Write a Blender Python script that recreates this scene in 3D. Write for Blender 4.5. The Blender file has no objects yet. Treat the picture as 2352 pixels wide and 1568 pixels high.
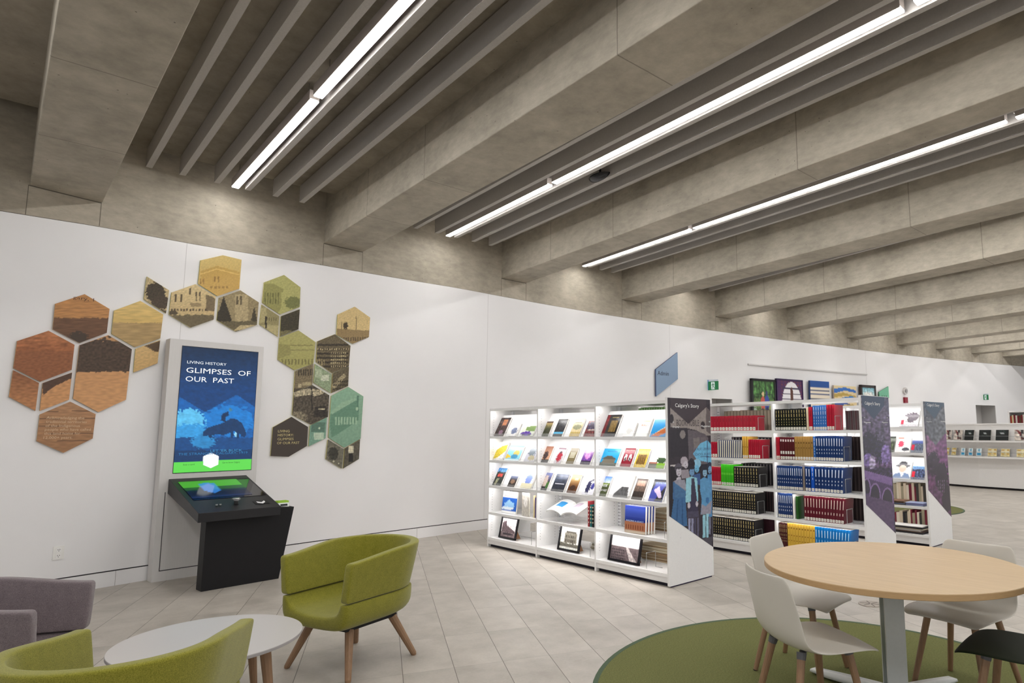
import bpy, math, random
from mathutils import Vector, Matrix, noise
S = bpy.context.scene
C = S.collection
random.seed(7)
V = Vector

# ---------------------------------------------------------------- camera
cam_d = bpy.data.cameras.new('camera'); cam = bpy.data.objects.new('camera', cam_d); C.objects.link(cam)
fw = V((-0.72205323, 0.68203132, 0.11607067)); rt = V((0.68628297, 0.72732071, -0.00450304)); up = V((0.08749182, -0.07640589, 0.99323055))
M = Matrix((( rt.x, up.x, -fw.x, 0), (rt.y, up.y, -fw.y, 0), (rt.z, up.z, -fw.z, 1.4603), (0, 0, 0, 1)))
cam.matrix_world = M
cam_d.sensor_width = 36; cam_d.lens = 1442.471 / 2352 * 36
cam_d.shift_x = (1176 - 1416.145) / 2352; cam_d.shift_y = (821.346 - 784) / 2352
cam_d.clip_start = .05; cam_d.clip_end = 200
S.camera = cam
# ---------------------------------------------------------------- world and exposure
W = bpy.data.worlds.new('world'); S.world = W; W.use_nodes = True
W.node_tree.nodes['Background'].inputs[0].default_value = (.97, .985, 1, 1)
W.node_tree.nodes['Background'].inputs[1].default_value = .5
S.view_settings.view_transform = 'Standard'; S.view_settings.look = 'None'
S.view_settings.gamma = 1; S.view_settings.use_curve_mapping = False
S.view_settings.exposure = 0.78
LAMP = 27.0      # ceiling fixtures
LED = 12.0        # shelf strips

# ---------------------------------------------------------------- helpers
def lin(c):
    return tuple(((x / 255) / 12.92 if x / 255 <= .04045 else ((x / 255 + .055) / 1.055) ** 2.4) for x in c[:3])
def newmat(name):
    m = bpy.data.materials.new(name); m.use_nodes = True
    return m, m.node_tree, m.node_tree.nodes['Principled BSDF']
def nd(nt, typ, op=None, **kw):
    n = nt.nodes.new(typ)
    if op: n.operation = op
    for k, v in kw.items():
        key = int(k[1:]) if k[0] == 'i' and k[1:].isdigit() else k.replace('_', ' ')
        if hasattr(v, 'is_linked') or hasattr(v, 'links'): nt.links.new(v, n.inputs[key])
        else: n.inputs[key].default_value = v
    return n
def mt(nt, op, a, b=None, c=None):
    n = nt.nodes.new('ShaderNodeMath'); n.operation = op
    for i, x in enumerate((a, b, c)):
        if x is None: continue
        if hasattr(x, 'links'): nt.links.new(x, n.inputs[i])
        else: n.inputs[i].default_value = x
    return n.outputs[0]
def mixc(nt, fac, a, b, mode='MIX'):
    n = nt.nodes.new('ShaderNodeMix'); n.data_type = 'RGBA'; n.blend_type = mode
    for k, x in ((0, fac), (6, a), (7, b)):
        if hasattr(x, 'links'): nt.links.new(x, n.inputs[k])
        else: n.inputs[k].default_value = x if k == 0 else (*x, 1) if len(x) == 3 else x
    return n.outputs[2]
def simple(name, rgb, rough=.5, var=.06, scale=8, bump=0, metal=0, stretch=(1, 1, 1), spec=.5, coat=0):
    m, nt, b = newmat(name)
    tc = nd(nt, 'ShaderNodeTexCoord'); mp = nd(nt, 'ShaderNodeMapping', Vector=tc.outputs['Object'], Scale=stretch)
    n = nd(nt, 'ShaderNodeTexNoise', Vector=mp.outputs[0], Scale=scale, Detail=5.0)
    l = lin(rgb); k1 = 1 - var; k2 = 1 + var
    col = mixc(nt, n.outputs[0], tuple(x * k1 for x in l), tuple(min(1, x * k2) for x in l))
    nt.links.new(col, b.inputs['Base Color']); b.inputs['Roughness'].default_value = rough; b.inputs['Metallic'].default_value = metal
    b.inputs['Specular IOR Level'].default_value = spec; b.inputs['Coat Weight'].default_value = coat
    if bump:
        bp = nd(nt, 'ShaderNodeBump', Height=n.outputs[0], Strength=bump, Distance=.004); nt.links.new(bp.outputs[0], b.inputs['Normal'])
    return m
def painted(name, rough=.5, emit=0, spec=.4):
    m, nt, b = newmat(name)
    a = nd(nt, 'ShaderNodeAttribute'); a.attribute_name = 'Col'
    tc = nd(nt, 'ShaderNodeTexCoord'); n = nd(nt, 'ShaderNodeTexNoise', Vector=tc.outputs['Object'], Scale=60.0)
    k = mt(nt, 'MULTIPLY_ADD', n.outputs[0], .08, .96)
    vm = nt.nodes.new('ShaderNodeVectorMath'); vm.operation = 'SCALE'; nt.links.new(a.outputs['Color'], vm.inputs[0]); nt.links.new(k, vm.inputs[3])
    nt.links.new(vm.outputs[0], b.inputs['Base Color']); b.inputs['Roughness'].default_value = rough; b.inputs['Specular IOR Level'].default_value = spec
    if emit:
        nt.links.new(a.outputs['Color'], b.inputs['Emission Color']); b.inputs['Emission Strength'].default_value = emit
        b.inputs['Base Color'].default_value = (.01, .01, .01, 1); nt.links.remove(b.inputs['Base Color'].links[0])
    return m
def emis(name, rgb, s):
    m, nt, b = newmat(name); b.inputs['Base Color'].default_value = (.8, .8, .8, 1)
    b.inputs['Emission Color'].default_value = (*rgb, 1); b.inputs['Emission Strength'].default_value = s
    return m

class MB:
    def __init__(s): s.v = []; s.f = []; s.c = []; s.mi = []
    def face(s, pts, col=(255, 255, 255), mi=0, cols=None):
        i = len(s.v); s.v += [tuple(p) for p in pts]; s.f.append(tuple(range(i, i + len(pts))))
        s.c.append(cols if cols else [col] * len(pts)); s.mi.append(mi)
    def box(s, x0, x1, y0, y1, z0, z1, col=(255, 255, 255), mi=0, m=None):
        p = [V((x, y, z)) for x in (x0, x1) for y in (y0, y1) for z in (z0, z1)]
        if m: p = [m @ q for q in p]
        for q in ((0, 1, 3, 2), (4, 6, 7, 5), (0, 4, 5, 1), (2, 3, 7, 6), (0, 2, 6, 4), (1, 5, 7, 3)): s.face([p[k] for k in q], col, mi)
    def prism(s, base, h, col=(255, 255, 255), mi=0):      # base polygon list of Vectors, h Vector
        b = [V(p) for p in base]; t = [p + h for p in b]; n = len(b)
        s.face(t, col, mi); s.face(b[::-1], col, mi)
        for i in range(n): s.face([b[i], b[(i + 1) % n], t[(i + 1) % n], t[i]], col, mi)
    def tube(s, pts, r, seg=6, col=(255, 255, 255), mi=0, cap=True):
        rs = r if isinstance(r, (list, tuple)) else [r] * len(pts); pts = [V(p) for p in pts]; base = len(s.v); ref = None
        for i, p in enumerate(pts):
            d = (pts[min(i + 1, len(pts) - 1)] - pts[max(i - 1, 0)]).normalized()
            if ref is None: ref = d.orthogonal().normalized()
            a = (ref - d * ref.dot(d)).normalized(); ref = a; b = d.cross(a)
            for k in range(seg):
                t = 2 * math.pi * k / seg; s.v.append(tuple(p + (a * math.cos(t) + b * math.sin(t)) * rs[i]))
        for i in range(len(pts) - 1):
            for k in range(seg):
                q = (base + i * seg + k, base + i * seg + (k + 1) % seg, base + (i + 1) * seg + (k + 1) % seg, base + (i + 1) * seg + k)
                s.f.append(q); s.c.append([col] * 4); s.mi.append(mi)
        if cap:
            for st, rev in ((0, True), (len(pts) - 1, False)):
                q = [base + st * seg + k for k in range(seg)]
                s.f.append(tuple(q[::-1] if rev else q)); s.c.append([col] * seg); s.mi.append(mi)
    def grid(s, rows, col=(255, 255, 255), mi=0, close=False):     # rows of points sharing vertices
        b = len(s.v); n = len(rows[0])
        for r in rows: s.v += [tuple(p) for p in r]
        for i in range(len(rows) - 1):
            for k in range(n if close else n - 1):
                s.f.append((b + i * n + k, b + i * n + (k + 1) % n, b + (i + 1) * n + (k + 1) % n, b + (i + 1) * n + k)); s.c.append([col] * 4); s.mi.append(mi)
    def build(s, name, mat, parent=None, smooth=False, loc=None, rot=None, bevel=0, sub=0, weld=False):
        me = bpy.data.meshes.new(name); me.from_pydata(s.v, [], s.f)
        for m_ in (mat if isinstance(mat, (list, tuple)) else [mat]): me.materials.append(m_)
        if isinstance(mat, (list, tuple)): me.polygons.foreach_set('material_index', s.mi)
        ca = me.color_attributes.new('Col', 'BYTE_COLOR', 'CORNER'); fl = []
        cache = {}
        for cs in s.c:
            for c in cs:
                q = cache.get(c)
                if q is None: q = cache[c] = (*lin(c), 1)
                fl += q
        ca.data.foreach_set('color', fl)
        if smooth: me.polygons.foreach_set('use_smooth', [True] * len(me.polygons))
        me.update()
        if weld:
            import bmesh
            bm = bmesh.new(); bm.from_mesh(me); bmesh.ops.remove_doubles(bm, verts=bm.verts, dist=1e-5); bmesh.ops.recalc_face_normals(bm, faces=bm.faces); bm.to_mesh(me); bm.free()
        o = bpy.data.objects.new(name, me); C.objects.link(o)
        if parent: o.parent = parent
        if loc is not None: o.location = loc
        if rot is not None: o.rotation_euler = rot
        if bevel:
            b = o.modifiers.new('bevel', 'BEVEL'); b.width = bevel; b.segments = 2; b.limit_method = 'ANGLE'; b.angle_limit = .7
        if sub:
            b = o.modifiers.new('sub', 'SUBSURF'); b.levels = sub; b.render_levels = sub
        return o
def tag(o, label=None, cat=None, group=None, kind=None):
    if label: o['label'] = label
    if cat: o['category'] = cat
    if group: o['group'] = group
    if kind: o['kind'] = kind
    return o
def empty(name, loc, rz=0, label=None, cat=None, group=None):
    o = bpy.data.objects.new(name, None); C.objects.link(o); o.location = loc; o.rotation_euler = (0, 0, rz); o.empty_display_size = .1
    return tag(o, label, cat, group)
def copy_tree(o, parent=None):
    c = o.copy(); C.objects.link(c)
    if parent: c.parent = parent
    for ch in list(o.children): copy_tree(ch, c)
    return c
def text_mb(mb, s, width, org, xd, yd, col, lift=.0006, height=None, shear=0, align='L', bold=0):
    cu = bpy.data.curves.new('t', 'FONT'); cu.body = s; cu.size = 1; cu.resolution_u = 2
    ob = bpy.data.objects.new('t', cu); C.objects.link(ob); bpy.context.view_layer.update()
    me = bpy.data.meshes.new_from_object(ob.evaluated_get(bpy.context.evaluated_depsgraph_get()))
    xs = [v.co.x for v in me.vertices]; x0, x1 = min(xs), max(xs); k = width / (x1 - x0); ky = k if height is None else height / .7
    xd = V(xd).normalized(); yd = V(yd).normalized(); n = xd.cross(yd); org = V(org)
    off = 0 if align == 'L' else (-width / 2 if align == 'C' else -width)
    P = [org + xd * ((v.co.x - x0) * k + off + v.co.y * ky * shear) + yd * (v.co.y * ky) + n * lift for v in me.vertices]
    for p in me.polygons: mb.face([P[i] for i in p.vertices], col)
    bpy.data.objects.remove(ob); bpy.data.curves.remove(cu); bpy.data.meshes.remove(me)

# 2-D pictures: a list of shapes in sheet units, later shapes cover earlier ones
def inpoly(x, y, P):
    r = False; j = len(P) - 1
    for i in range(len(P)):
        if (P[i][1] > y) != (P[j][1] > y) and x < (P[j][0] - P[i][0]) * (y - P[i][1]) / (P[j][1] - P[i][1]) + P[i][0]: r = not r
        j = i
    return r
def mixt(a, b, k): return tuple(a[i] + (b[i] - a[i]) * k for i in range(3))
def ns(x, y, z=0): return noise.noise(V((x, y, z)))
def picture(shapes, x, y):
    c = (200, 200, 200)
    for s in shapes:
        k = s[0]
        if k == 'bg': c = s[1]
        elif k == 'g': c = mixt(s[1], s[2], min(1, max(0, (y - s[3]) / (s[4] - s[3]))))
        elif k == 'p':
            if inpoly(x, y, s[2]): c = s[1]
        elif k == 'r':
            if s[2] <= x <= s[4] and s[3] <= y <= s[5]: c = s[1]
        elif k == 'e':
            if ((x - s[2]) / s[4]) ** 2 + ((y - s[3]) / s[5]) ** 2 < 1: c = s[1]
        elif k == 'b':
            if ((x - s[2]) / s[4]) ** 2 + ((y - s[3]) / s[5]) ** 2 + ns(x * 6 / s[4], y * 6 / s[5], s[2]) * .7 < 1: c = s[1]
        elif k == 'h':
            if y > s[2] + s[3] * ns(x * 4 / (s[3] * 8 + 1e-6), 3.3): c = s[1]
        elif k == 'n':
            q = 1 + s[1] * ns(x / s[2], y / s[3], 7.1); c = tuple(max(0, min(255, v * q)) for v in c)
        elif k == 'm':
            if inpoly(x, y, s[3]): c = mixt(c, s[1], s[2])
        elif k == 'x':
            if inpoly(x, y, s[2]):
                c = tuple(v * t / 255 for v, t in zip(c, s[1]))
        elif k == 'w':
            _, col, x0, y0, nx, ny, dx, dy, w, h = s
            i = (x - x0) / dx; j = (y - y0) / dy
            if 0 <= i < nx and 0 <= j < ny and (i % 1) * dx < w and (j % 1) * dy < h: c = col
    return (int(c[0]), int(c[1]), int(c[2]))
def clip(poly, cx0, cx1, cy0, cy1):
    def cut(P, f):
        out = []
        for i in range(len(P)):
            a, b = P[i - 1], P[i]; fa, fb = f(a), f(b)
            if (fa >= 0) != (fb >= 0):
                t = fa / (fa - fb); out.append((a[0] + (b[0] - a[0]) * t, a[1] + (b[1] - a[1]) * t))
            if fb >= 0: out.append(b)
        return out
    for f in (lambda p: p[0] - cx0, lambda p: cx1 - p[0], lambda p: p[1] - cy0, lambda p: cy1 - p[1]):
        poly = cut(poly, f)
        if len(poly) < 3: return []
    return poly
def raster(mb, poly, cell, colf, map3, celly=None):
    celly = celly or cell; memo = {}
    x0 = min(p[0] for p in poly); x1 = max(p[0] for p in poly); y0 = min(p[1] for p in poly); y1 = max(p[1] for p in poly)
    nx = max(1, round((x1 - x0) / cell)); ny = max(1, round((y1 - y0) / celly)); dx = (x1 - x0) / nx; dy = (y1 - y0) / ny
    for i in range(nx):
        for j in range(ny):
            q = clip(poly, x0 + i * dx, x0 + (i + 1) * dx, y0 + j * dy, y0 + (j + 1) * dy)
            if len(q) < 3: continue
            cs = []
            for p in q:
                key = (round(p[0], 5), round(p[1], 5))
                if key not in memo: memo[key] = colf(*p)
                cs.append(memo[key])
            mb.face([map3(*p) for p in q], cols=cs)
def homog(h): return Matrix(((h[0], h[1], h[2]), (h[3], h[4], h[5]), (h[6], h[7], 1)))
def happ(m, a, b):
    q = m @ V((a, b, 1)); return q.x / q.z, q.y / q.z

# ---------------------------------------------------------------- materials
m_white = simple('white_paint', (236, 234, 234), .38, .015, 3)
m_steel = simple('white_powder_coat', (232, 231, 230), .35, .01, 6)
m_dark = simple('dark_reveal', (45, 42, 46), .7, .1)
m_metal = simple('brushed_metal', (170, 170, 170), .3, .08, 20, metal=.9)
m_black = simple('black_laminate', (26, 25, 27), .5, .12, 12, spec=.25)
m_char = simple('charcoal_laminate', (38, 37, 39), .4, .12, 12, spec=.3)
m_oak = simple('oak_leg', (142, 110, 82), .5, .28, 9, stretch=(9, 9, .7))
m_shell = simple('white_plastic_shell', (205, 200, 190), .42, .01, 3)
m_dgreen = simple('dark_green_shell', (20, 30, 14), .6, .05, 3, spec=.2)
m_grey = simple('grey_socket', (85, 85, 88), .5, .05)
m_print = painted('printed_surface', .45); m_gloss = painted('glossy_print', .25); m_matte = painted('matte_colour', .8)
m_screen = painted('lit_screen', .15, .62)
m_led = emis('led_strip', (1, .98, .97), LED); m_led2 = emis('led_strip_soft', (1, .98, .97), LED * .6)
m_lamp = emis('lamp_diffuser', (1, .985, .97), LAMP)
m_exit = painted('lit_sign', .3, .5)
def fabric(name, a, b):
    m, nt, bs = newmat(name); tc = nd(nt, 'ShaderNodeTexCoord')
    n1 = nd(nt, 'ShaderNodeTexNoise', Vector=tc.outputs['Object'], Scale=340.0, Detail=2.0); n2 = nd(nt, 'ShaderNodeTexNoise', Vector=tc.outputs['Object'], Scale=26.0, Detail=5.0)
    k = mt(nt, 'ADD', mt(nt, 'MULTIPLY', n1.outputs[0], .75), mt(nt, 'MULTIPLY', n2.outputs[0], .15))
    k = mt(nt, 'MULTIPLY_ADD', k, 2.4, -.6); k = nd(nt, 'ShaderNodeClamp', Value=k).outputs[0]
    nt.links.new(mixc(nt, k, lin(a), lin(b)), bs.inputs['Base Color']); bs.inputs['Roughness'].default_value = .95; bs.inputs['Specular IOR Level'].default_value = .15
    bs.inputs['Sheen Weight'].default_value = .25
    bp = nd(nt, 'ShaderNodeBump', Height=n1.outputs[0], Strength=.35, Distance=.002); nt.links.new(bp.outputs[0], bs.inputs['Normal'])
    return m
m_green = fabric('green_wool', (104, 104, 26), (156, 150, 58))
m_greyf = fabric('grey_wool', (96, 86, 90), (142, 130, 132))
m_felt = simple('baffle_felt', (178, 174, 170), .95, .10, 60, bump=.15, spec=.1)
def concrete(name, seams, base=(178, 170, 155)):
    m, nt, bs = newmat(name); tc = nd(nt, 'ShaderNodeTexCoord'); ob = tc.outputs['Object']
    big = nd(nt, 'ShaderNodeTexNoise', Vector=ob, Scale=1.6, Detail=6.0, Roughness=.62)
    mid = nd(nt, 'ShaderNodeTexNoise', Vector=nd(nt, 'ShaderNodeMapping', Vector=ob, Scale=(1, 1, 2.4)).outputs[0], Scale=7.0, Detail=8.0, Roughness=.7)
    l = lin(base); c1 = tuple(x * .68 for x in l); c2 = tuple(x * 1.14 for x in l)
    k = mt(nt, 'ADD', mt(nt, 'MULTIPLY', big.outputs[0], .6), mt(nt, 'MULTIPLY', mid.outputs[0], .5))
    k = nd(nt, 'ShaderNodeMapRange', i0=k, i1=.38, i2=.70).outputs[0]
    col = mixc(nt, k, c1, c2)
    vo = nd(nt, 'ShaderNodeTexVoronoi', Vector=ob, Scale=11.0); vo.inputs['Randomness'].default_value = 1
    pore = mt(nt, 'LESS_THAN', vo.outputs['Distance'], .06)
    msk = nd(nt, 'ShaderNodeTexNoise', Vector=ob, Scale=2.2); pore = mt(nt, 'MULTIPLY', pore, mt(nt, 'GREATER_THAN', msk.outputs[0], .52))
    if seams:
        sp = nd(nt, 'ShaderNodeSeparateXYZ', Vector=ob); jit = mt(nt, 'MULTIPLY_ADD', mid.outputs[0], .012, -.006)
        for s_ in seams:
            d = mt(nt, 'ABSOLUTE', mt(nt, 'ADD', mt(nt, 'SUBTRACT', sp.outputs[0], s_), jit)); pore = mt(nt, 'MAXIMUM', pore, mt(nt, 'MULTIPLY', mt(nt, 'LESS_THAN', d, .005), .75))
    col = mixc(nt, pore, col, tuple(x * .42 for x in l))
    nt.links.new(col, bs.inputs['Base Color']); bs.inputs['Roughness'].default_value = .72; bs.inputs['Specular IOR Level'].default_value = .3
    bp = nd(nt, 'ShaderNodeBump', Height=mid.outputs[0], Strength=.12, Distance=.01); nt.links.new(bp.outputs[0], bs.inputs['Normal'])
    return m
m_conc = concrete('cast_concrete_beam', (1.41, 2.81, 5.53, 8.2, 10.9))
m_slab = concrete('cast_concrete_slab', (), (158, 149, 134))
m_band = concrete('cast_concrete_band', (), (180, 171, 155))
def floor_mat():
    m, nt, bs = newmat('stone_floor_tiles'); g = nd(nt, 'ShaderNodeNewGeometry'); sp = nd(nt, 'ShaderNodeSeparateXYZ', Vector=g.outputs['Position'])
    th = 1.1709; a_, b_ = .3045, .6378; u0, v0 = -3.8135, 1.8036
    x = mt(nt, 'SUBTRACT', sp.outputs[0], u0); y = mt(nt, 'SUBTRACT', sp.outputs[1], v0)
    u = mt(nt, 'DIVIDE', mt(nt, 'ADD', mt(nt, 'MULTIPLY', x, math.cos(th)), mt(nt, 'MULTIPLY', y, math.sin(th))), a_)
    v = mt(nt, 'DIVIDE', mt(nt, 'SUBTRACT', mt(nt, 'MULTIPLY', y, math.cos(th)), mt(nt, 'MULTIPLY', x, math.sin(th))), b_)
    def ln(q, size, w):
        f = mt(nt, 'FRACT', q); return mt(nt, 'LESS_THAN', mt(nt, 'MULTIPLY', mt(nt, 'MINIMUM', f, mt(nt, 'SUBTRACT', 1, f)), size), w)
    lu = ln(u, a_, .0021); lv = ln(v, b_, .0013)
    cid = nd(nt, 'ShaderNodeCombineXYZ', X=mt(nt, 'FLOOR', u), Y=mt(nt, 'FLOOR', v)); wn = nd(nt, 'ShaderNodeTexWhiteNoise', Vector=cid.outputs[0])
    pv = nd(nt, 'ShaderNodeVectorMath'); pv.operation = 'ADD'; nt.links.new(g.outputs['Position'], pv.inputs[0]); nt.links.new(wn.outputs['Color'], pv.inputs[1])
    n1 = nd(nt, 'ShaderNodeTexNoise', Vector=pv.outputs[0], Scale=3.2, Detail=6.0, Roughness=.6); n2 = nd(nt, 'ShaderNodeTexNoise', Vector=g.outputs['Position'], Scale=60.0, Detail=3.0)
    k = mt(nt, 'ADD', mt(nt, 'MULTIPLY', n1.outputs[0], .8), mt(nt, 'ADD', mt(nt, 'MULTIPLY', n2.outputs[0], .15), mt(nt, 'MULTIPLY', wn.outputs['Value'], .12)))
    k = nd(nt, 'ShaderNodeMapRange', i0=k, i1=.3, i2=.8).outputs[0]
    col = mixc(nt, k, lin((150, 143, 133)), lin((192, 185, 175)))
    col = mixc(nt, mt(nt, 'MULTIPLY', lv, .45), col, lin((90, 82, 74))); col = mixc(nt, mt(nt, 'MULTIPLY', lu, .85), col, lin((72, 62, 52)))
    nt.links.new(col, bs.inputs['Base Color']); bs.inputs['Roughness'].default_value = .42; bs.inputs['Specular IOR Level'].default_value = .35
    return m
m_floor = floor_mat()
def rug_mat():
    m, nt, bs = newmat('green_rug_weave'); tc = nd(nt, 'ShaderNodeTexCoord')
    mp = nd(nt, 'ShaderNodeMapping', Vector=tc.outputs['Object'], Scale=(9, 60, 1), Rotation=(0, 0, .6)); n = nd(nt, 'ShaderNodeTexNoise', Vector=mp.outputs[0], Scale=9.0, Detail=3.0)
    n2 = nd(nt, 'ShaderNodeTexNoise', Vector=tc.outputs['Object'], Scale=260.0)
    k = nd(nt, 'ShaderNodeMapRange', i0=mt(nt, 'ADD', mt(nt, 'MULTIPLY', n.outputs[0], .6), mt(nt, 'MULTIPLY', n2.outputs[0], .4)), i1=.36, i2=.66).outputs[0]
    nt.links.new(mixc(nt, k, lin((80, 84, 48)), lin((126, 126, 82))), bs.inputs['Base Color']); bs.inputs['Roughness'].default_value = 1; bs.inputs['Specular IOR Level'].default_value = .1
    bp = nd(nt, 'ShaderNodeBump', Height=n2.outputs[0], Strength=.4, Distance=.003); nt.links.new(bp.outputs[0], bs.inputs['Normal'])
    return m
m_rug = rug_mat(); m_rugedge = simple('rug_binding', (66, 84, 62), .9, .1, 40)
def wood_top():
    m, nt, bs = newmat('light_oak_tabletop'); tc = nd(nt, 'ShaderNodeTexCoord')
    mp = nd(nt, 'ShaderNodeMapping', Vector=tc.outputs['Object'], Scale=(1.2, 14, 1), Rotation=(0, 0, .55)); n = nd(nt, 'ShaderNodeTexNoise', Vector=mp.outputs[0], Scale=2.6, Detail=7.0, Roughness=.6)
    n2 = nd(nt, 'ShaderNodeTexNoise', Vector=mp.outputs[0], Scale=14.0, Detail=4.0)
    k = nd(nt, 'ShaderNodeMapRange', i0=mt(nt, 'ADD', mt(nt, 'MULTIPLY', n.outputs[0], .75), mt(nt, 'MULTIPLY', n2.outputs[0], .25)), i1=.3, i2=.72).outputs[0]
    nt.links.new(mixc(nt, k, lin((180, 152, 114)), lin((200, 173, 133))), bs.inputs['Base Color']); bs.inputs['Roughness'].default_value = .4
    return m
m_wood = wood_top(); m_grain = simple('wood_edge', (184, 150, 106), .5, .12, 8, stretch=(3, 3, 20))
m_glass = None
def acrylic():
    m, nt, b = newmat('clear_acrylic'); b.inputs['Base Color'].default_value = (.95, .97, 1, 1); b.inputs['Roughness'].default_value = .05
    b.inputs['Alpha'].default_value = .14; return m
m_acr = acrylic()

# ---------------------------------------------------------------- wall plan (curved)
WP = (1.56678196e-05, -9.65491302e-04, 2.74985476e-02, -2.56611024e-01, -7.72576885)
def wx(y):
    y = max(-1.2, min(27, y)); r = 0
    for c in WP: r = r * y + c
    return r
TOPZ = [(-3, 3.38), (-.28, 3.42), (.45, 3.48), (1.14, 3.5), (2.61, 3.57), (4.64, 3.62), (7.43, 3.6), (9.4, 3.6), (14, 3.61), (18, 3.6), (30, 3.6)]
def topz(y):
    for (a, b), (c, d) in zip(TOPZ, TOPZ[1:]):
        if a <= y <= c: return b + (d - b) * (y - a) / (c - a)
    return TOPZ[-1][1]
YS = sorted(set([round(-3 + i * .3, 3) for i in range(105)] + [10.62, 11.27, 21.94, 23.03]))
def wnorm(y):
    d = (wx(y + .05) - wx(y - .05)) / .1; return V((1, -d, 0)).normalized()
def wpt(y, z, off=0):
    n = wnorm(y); return V((wx(y) + n.x * off, y + n.y * off, z))
wm = MB(); bb = MB(); rv = MB(); cb = MB()
DOORS = ((10.62, 11.27, 2.14), (21.94, 23.03, 2.23))
def strip(mb, y0, y1, z0a, z0b, z1a, z1b, off, thick, col=(255,) * 3):
    P = [wpt(y0, z0a, off), wpt(y1, z0b, off), wpt(y1, z1b, off), wpt(y0, z1a, off)]; Q = [wpt(y0, z0a, off - thick), wpt(y1, z0b, off - thick), wpt(y1, z1b, off - thick), wpt(y0, z1a, off - thick)]
    mb.face(P[::-1], col); mb.face(Q, col); mb.face([P[3], P[2], Q[2], Q[3]], col); mb.face([P[0], P[1], Q[1], Q[0]][::-1], col); mb.face([P[0], P[3], Q[3], Q[0]], col); mb.face([P[1], Q[1], Q[2], P[2]], col)
for a, b in zip(YS, YS[1:]):
    z0 = .15
    for d in DOORS:
        if a >= d[0] - 1e-6 and b <= d[1] + 1e-6: z0 = d[2]
    strip(wm, a, b, z0, z0, topz(a), topz(b), 0, .16)
    if z0 < 1:
        strip(bb, a, b, 0, 0, .138, .138, 0, .16); strip(rv, a, b, .136, .136, .152, .152, -.012, .1)
    strip(cb, a, b, topz(a) + .012, topz(b) + .012, 4.95, 4.95, -.03, .25)
    strip(rv, a, b, topz(a) - .002, topz(b) - .002, topz(a) + .014, topz(b) + .014, -.04, .1)
tag(wm.build('wall_left', m_white, weld=True, smooth=False), kind='structure')
tag(bb.build('baseboard_left', m_white), kind='structure')
tag(rv.build('trim_1', m_dark), kind='structure')
tag(cb.build('wall_upper', m_band), kind='structure')
sm = MB()
for y in (1.16, 5.2, 9.4, 16.5):
    strip(sm, y - .0025, y + .0025, .15, .15, topz(y), topz(y), .0012, .004, (206, 203, 202))
for y in (.78, 4.1): strip(sm, y - .002, y + .002, .0, .0, .138, .138, .0012, .004, (178, 172, 170))
tag(sm.build('trim_2', m_matte), kind='structure')
for i, (y0, y1, z) in enumerate(DOORS):
    m = MB(); g = (196, 194, 192)
    n = wnorm((y0 + y1) / 2); a0, a1 = wpt(y0, 0, -.02), wpt(y1, 0, -.02); b0, b1 = a0 - n * .45, a1 - n * .45; zz = V((0, 0, z))
    m.face([b0, b1, b1 + zz, b0 + zz], g); m.face([a0, b0, b0 + zz, a0 + zz], g); m.face([b1, a1, a1 + zz, b1 + zz], g); m.face([a0 + zz, b0 + zz, b1 + zz, a1 + zz], g)
    tag(m.build('door_%d' % (i + 1), m_matte), kind='structure')
m = MB(); m.box(-12, 9, -7, 32, -.12, 0); tag(m.build('floor', m_floor), kind='structure')

# ---------------------------------------------------------------- ceiling: beams, slab, baffles, lamps
#          yL at wall, yR at wall, slope L, slope R, soffit z
BE = [(-.107, .421, .0233, .0242, 3.73), (2.653, 3.175, -.0065, -.0032, 3.87), (5.465, 5.956, -.0508, -.0718, 3.92), (8.15, 8.66, -.0636, -.0636, 3.95),
      (10.83, 11.34, -.15, -.15, 3.93), (13.33, 13.83, -.15, -.15, 3.92), (15.76, 16.25, -.19, -.19, 3.89), (18.07, 18.55, -.16, -.16, 3.88), (20.05, 20.5, -.12, -.12, 3.89), (21.97, 22.4, -.1, -.1, 3.88), (23.7, 24.15, -.1, -.1, 3.88), (25.6, 26.1, -.1, -.1, 3.88)]
BE.insert(0, (-2.87, -2.35, .05, .05, 3.7))
XF = 5.0
for i, (yl, yr, sl, sr, z) in enumerate(BE):
    x0 = wx(yl) - .05; m = MB(); o = V((x0, yl, 0)); Lf = XF - x0
    b = [V((0, 0, z)), V((0, yr - yl, z)), V((Lf, yr - yl + sr * Lf, z)), V((Lf, sl * Lf, z))]
    b[1].x = wx(yr) - .05 - x0
    m.prism(b, V((0, 0, 4.9 - z)))
    tag(m.build('trim_%d' % (i + 3), m_conc, loc=o, weld=True, bevel=.008), kind='structure')
m = MB()
for (yl, yr, sl, sr, z) in BE[1:]:
    for yy in (yl, yr): strip(m, yy - .0025, yy + .0025, topz(yy) + .014, topz(yy) + .014, z, z, -.0285, .01, (112, 105, 94))
    strip(m, yl, yr, z - .008, z - .008, z, z, -.0285, .01, (100, 92, 82))
tag(m.build('trim_40', m_matte), kind='structure')
SLAB = [4.38, 4.42, 4.5, 4.65, 4.7, 4.7, 4.66, 4.62, 4.62, 4.62, 4.62, 4.62, 4.62]
m = MB()
for i in range(len(BE) - 1):
    a, b = BE[i], BE[i + 1]; x0 = wx(a[1]) - .1; z = SLAB[i]
    P = [V((x0, a[1] - .1, z)), V((XF, a[1] - .1 + a[3] * (XF - x0), z)), V((XF, b[0] + .1 + b[2] * (XF - x0), z)), V((x0, b[0] + .1, z))]
    m.prism([p for p in P[::-1]], V((0, 0, .3)))
m.box(-10, XF, -7, -2.6, 4.4, 4.7); m.box(-10, XF, -7, 30, 4.92, 5.1)
tag(m.build('ceiling', m_slab), kind='structure')
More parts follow.
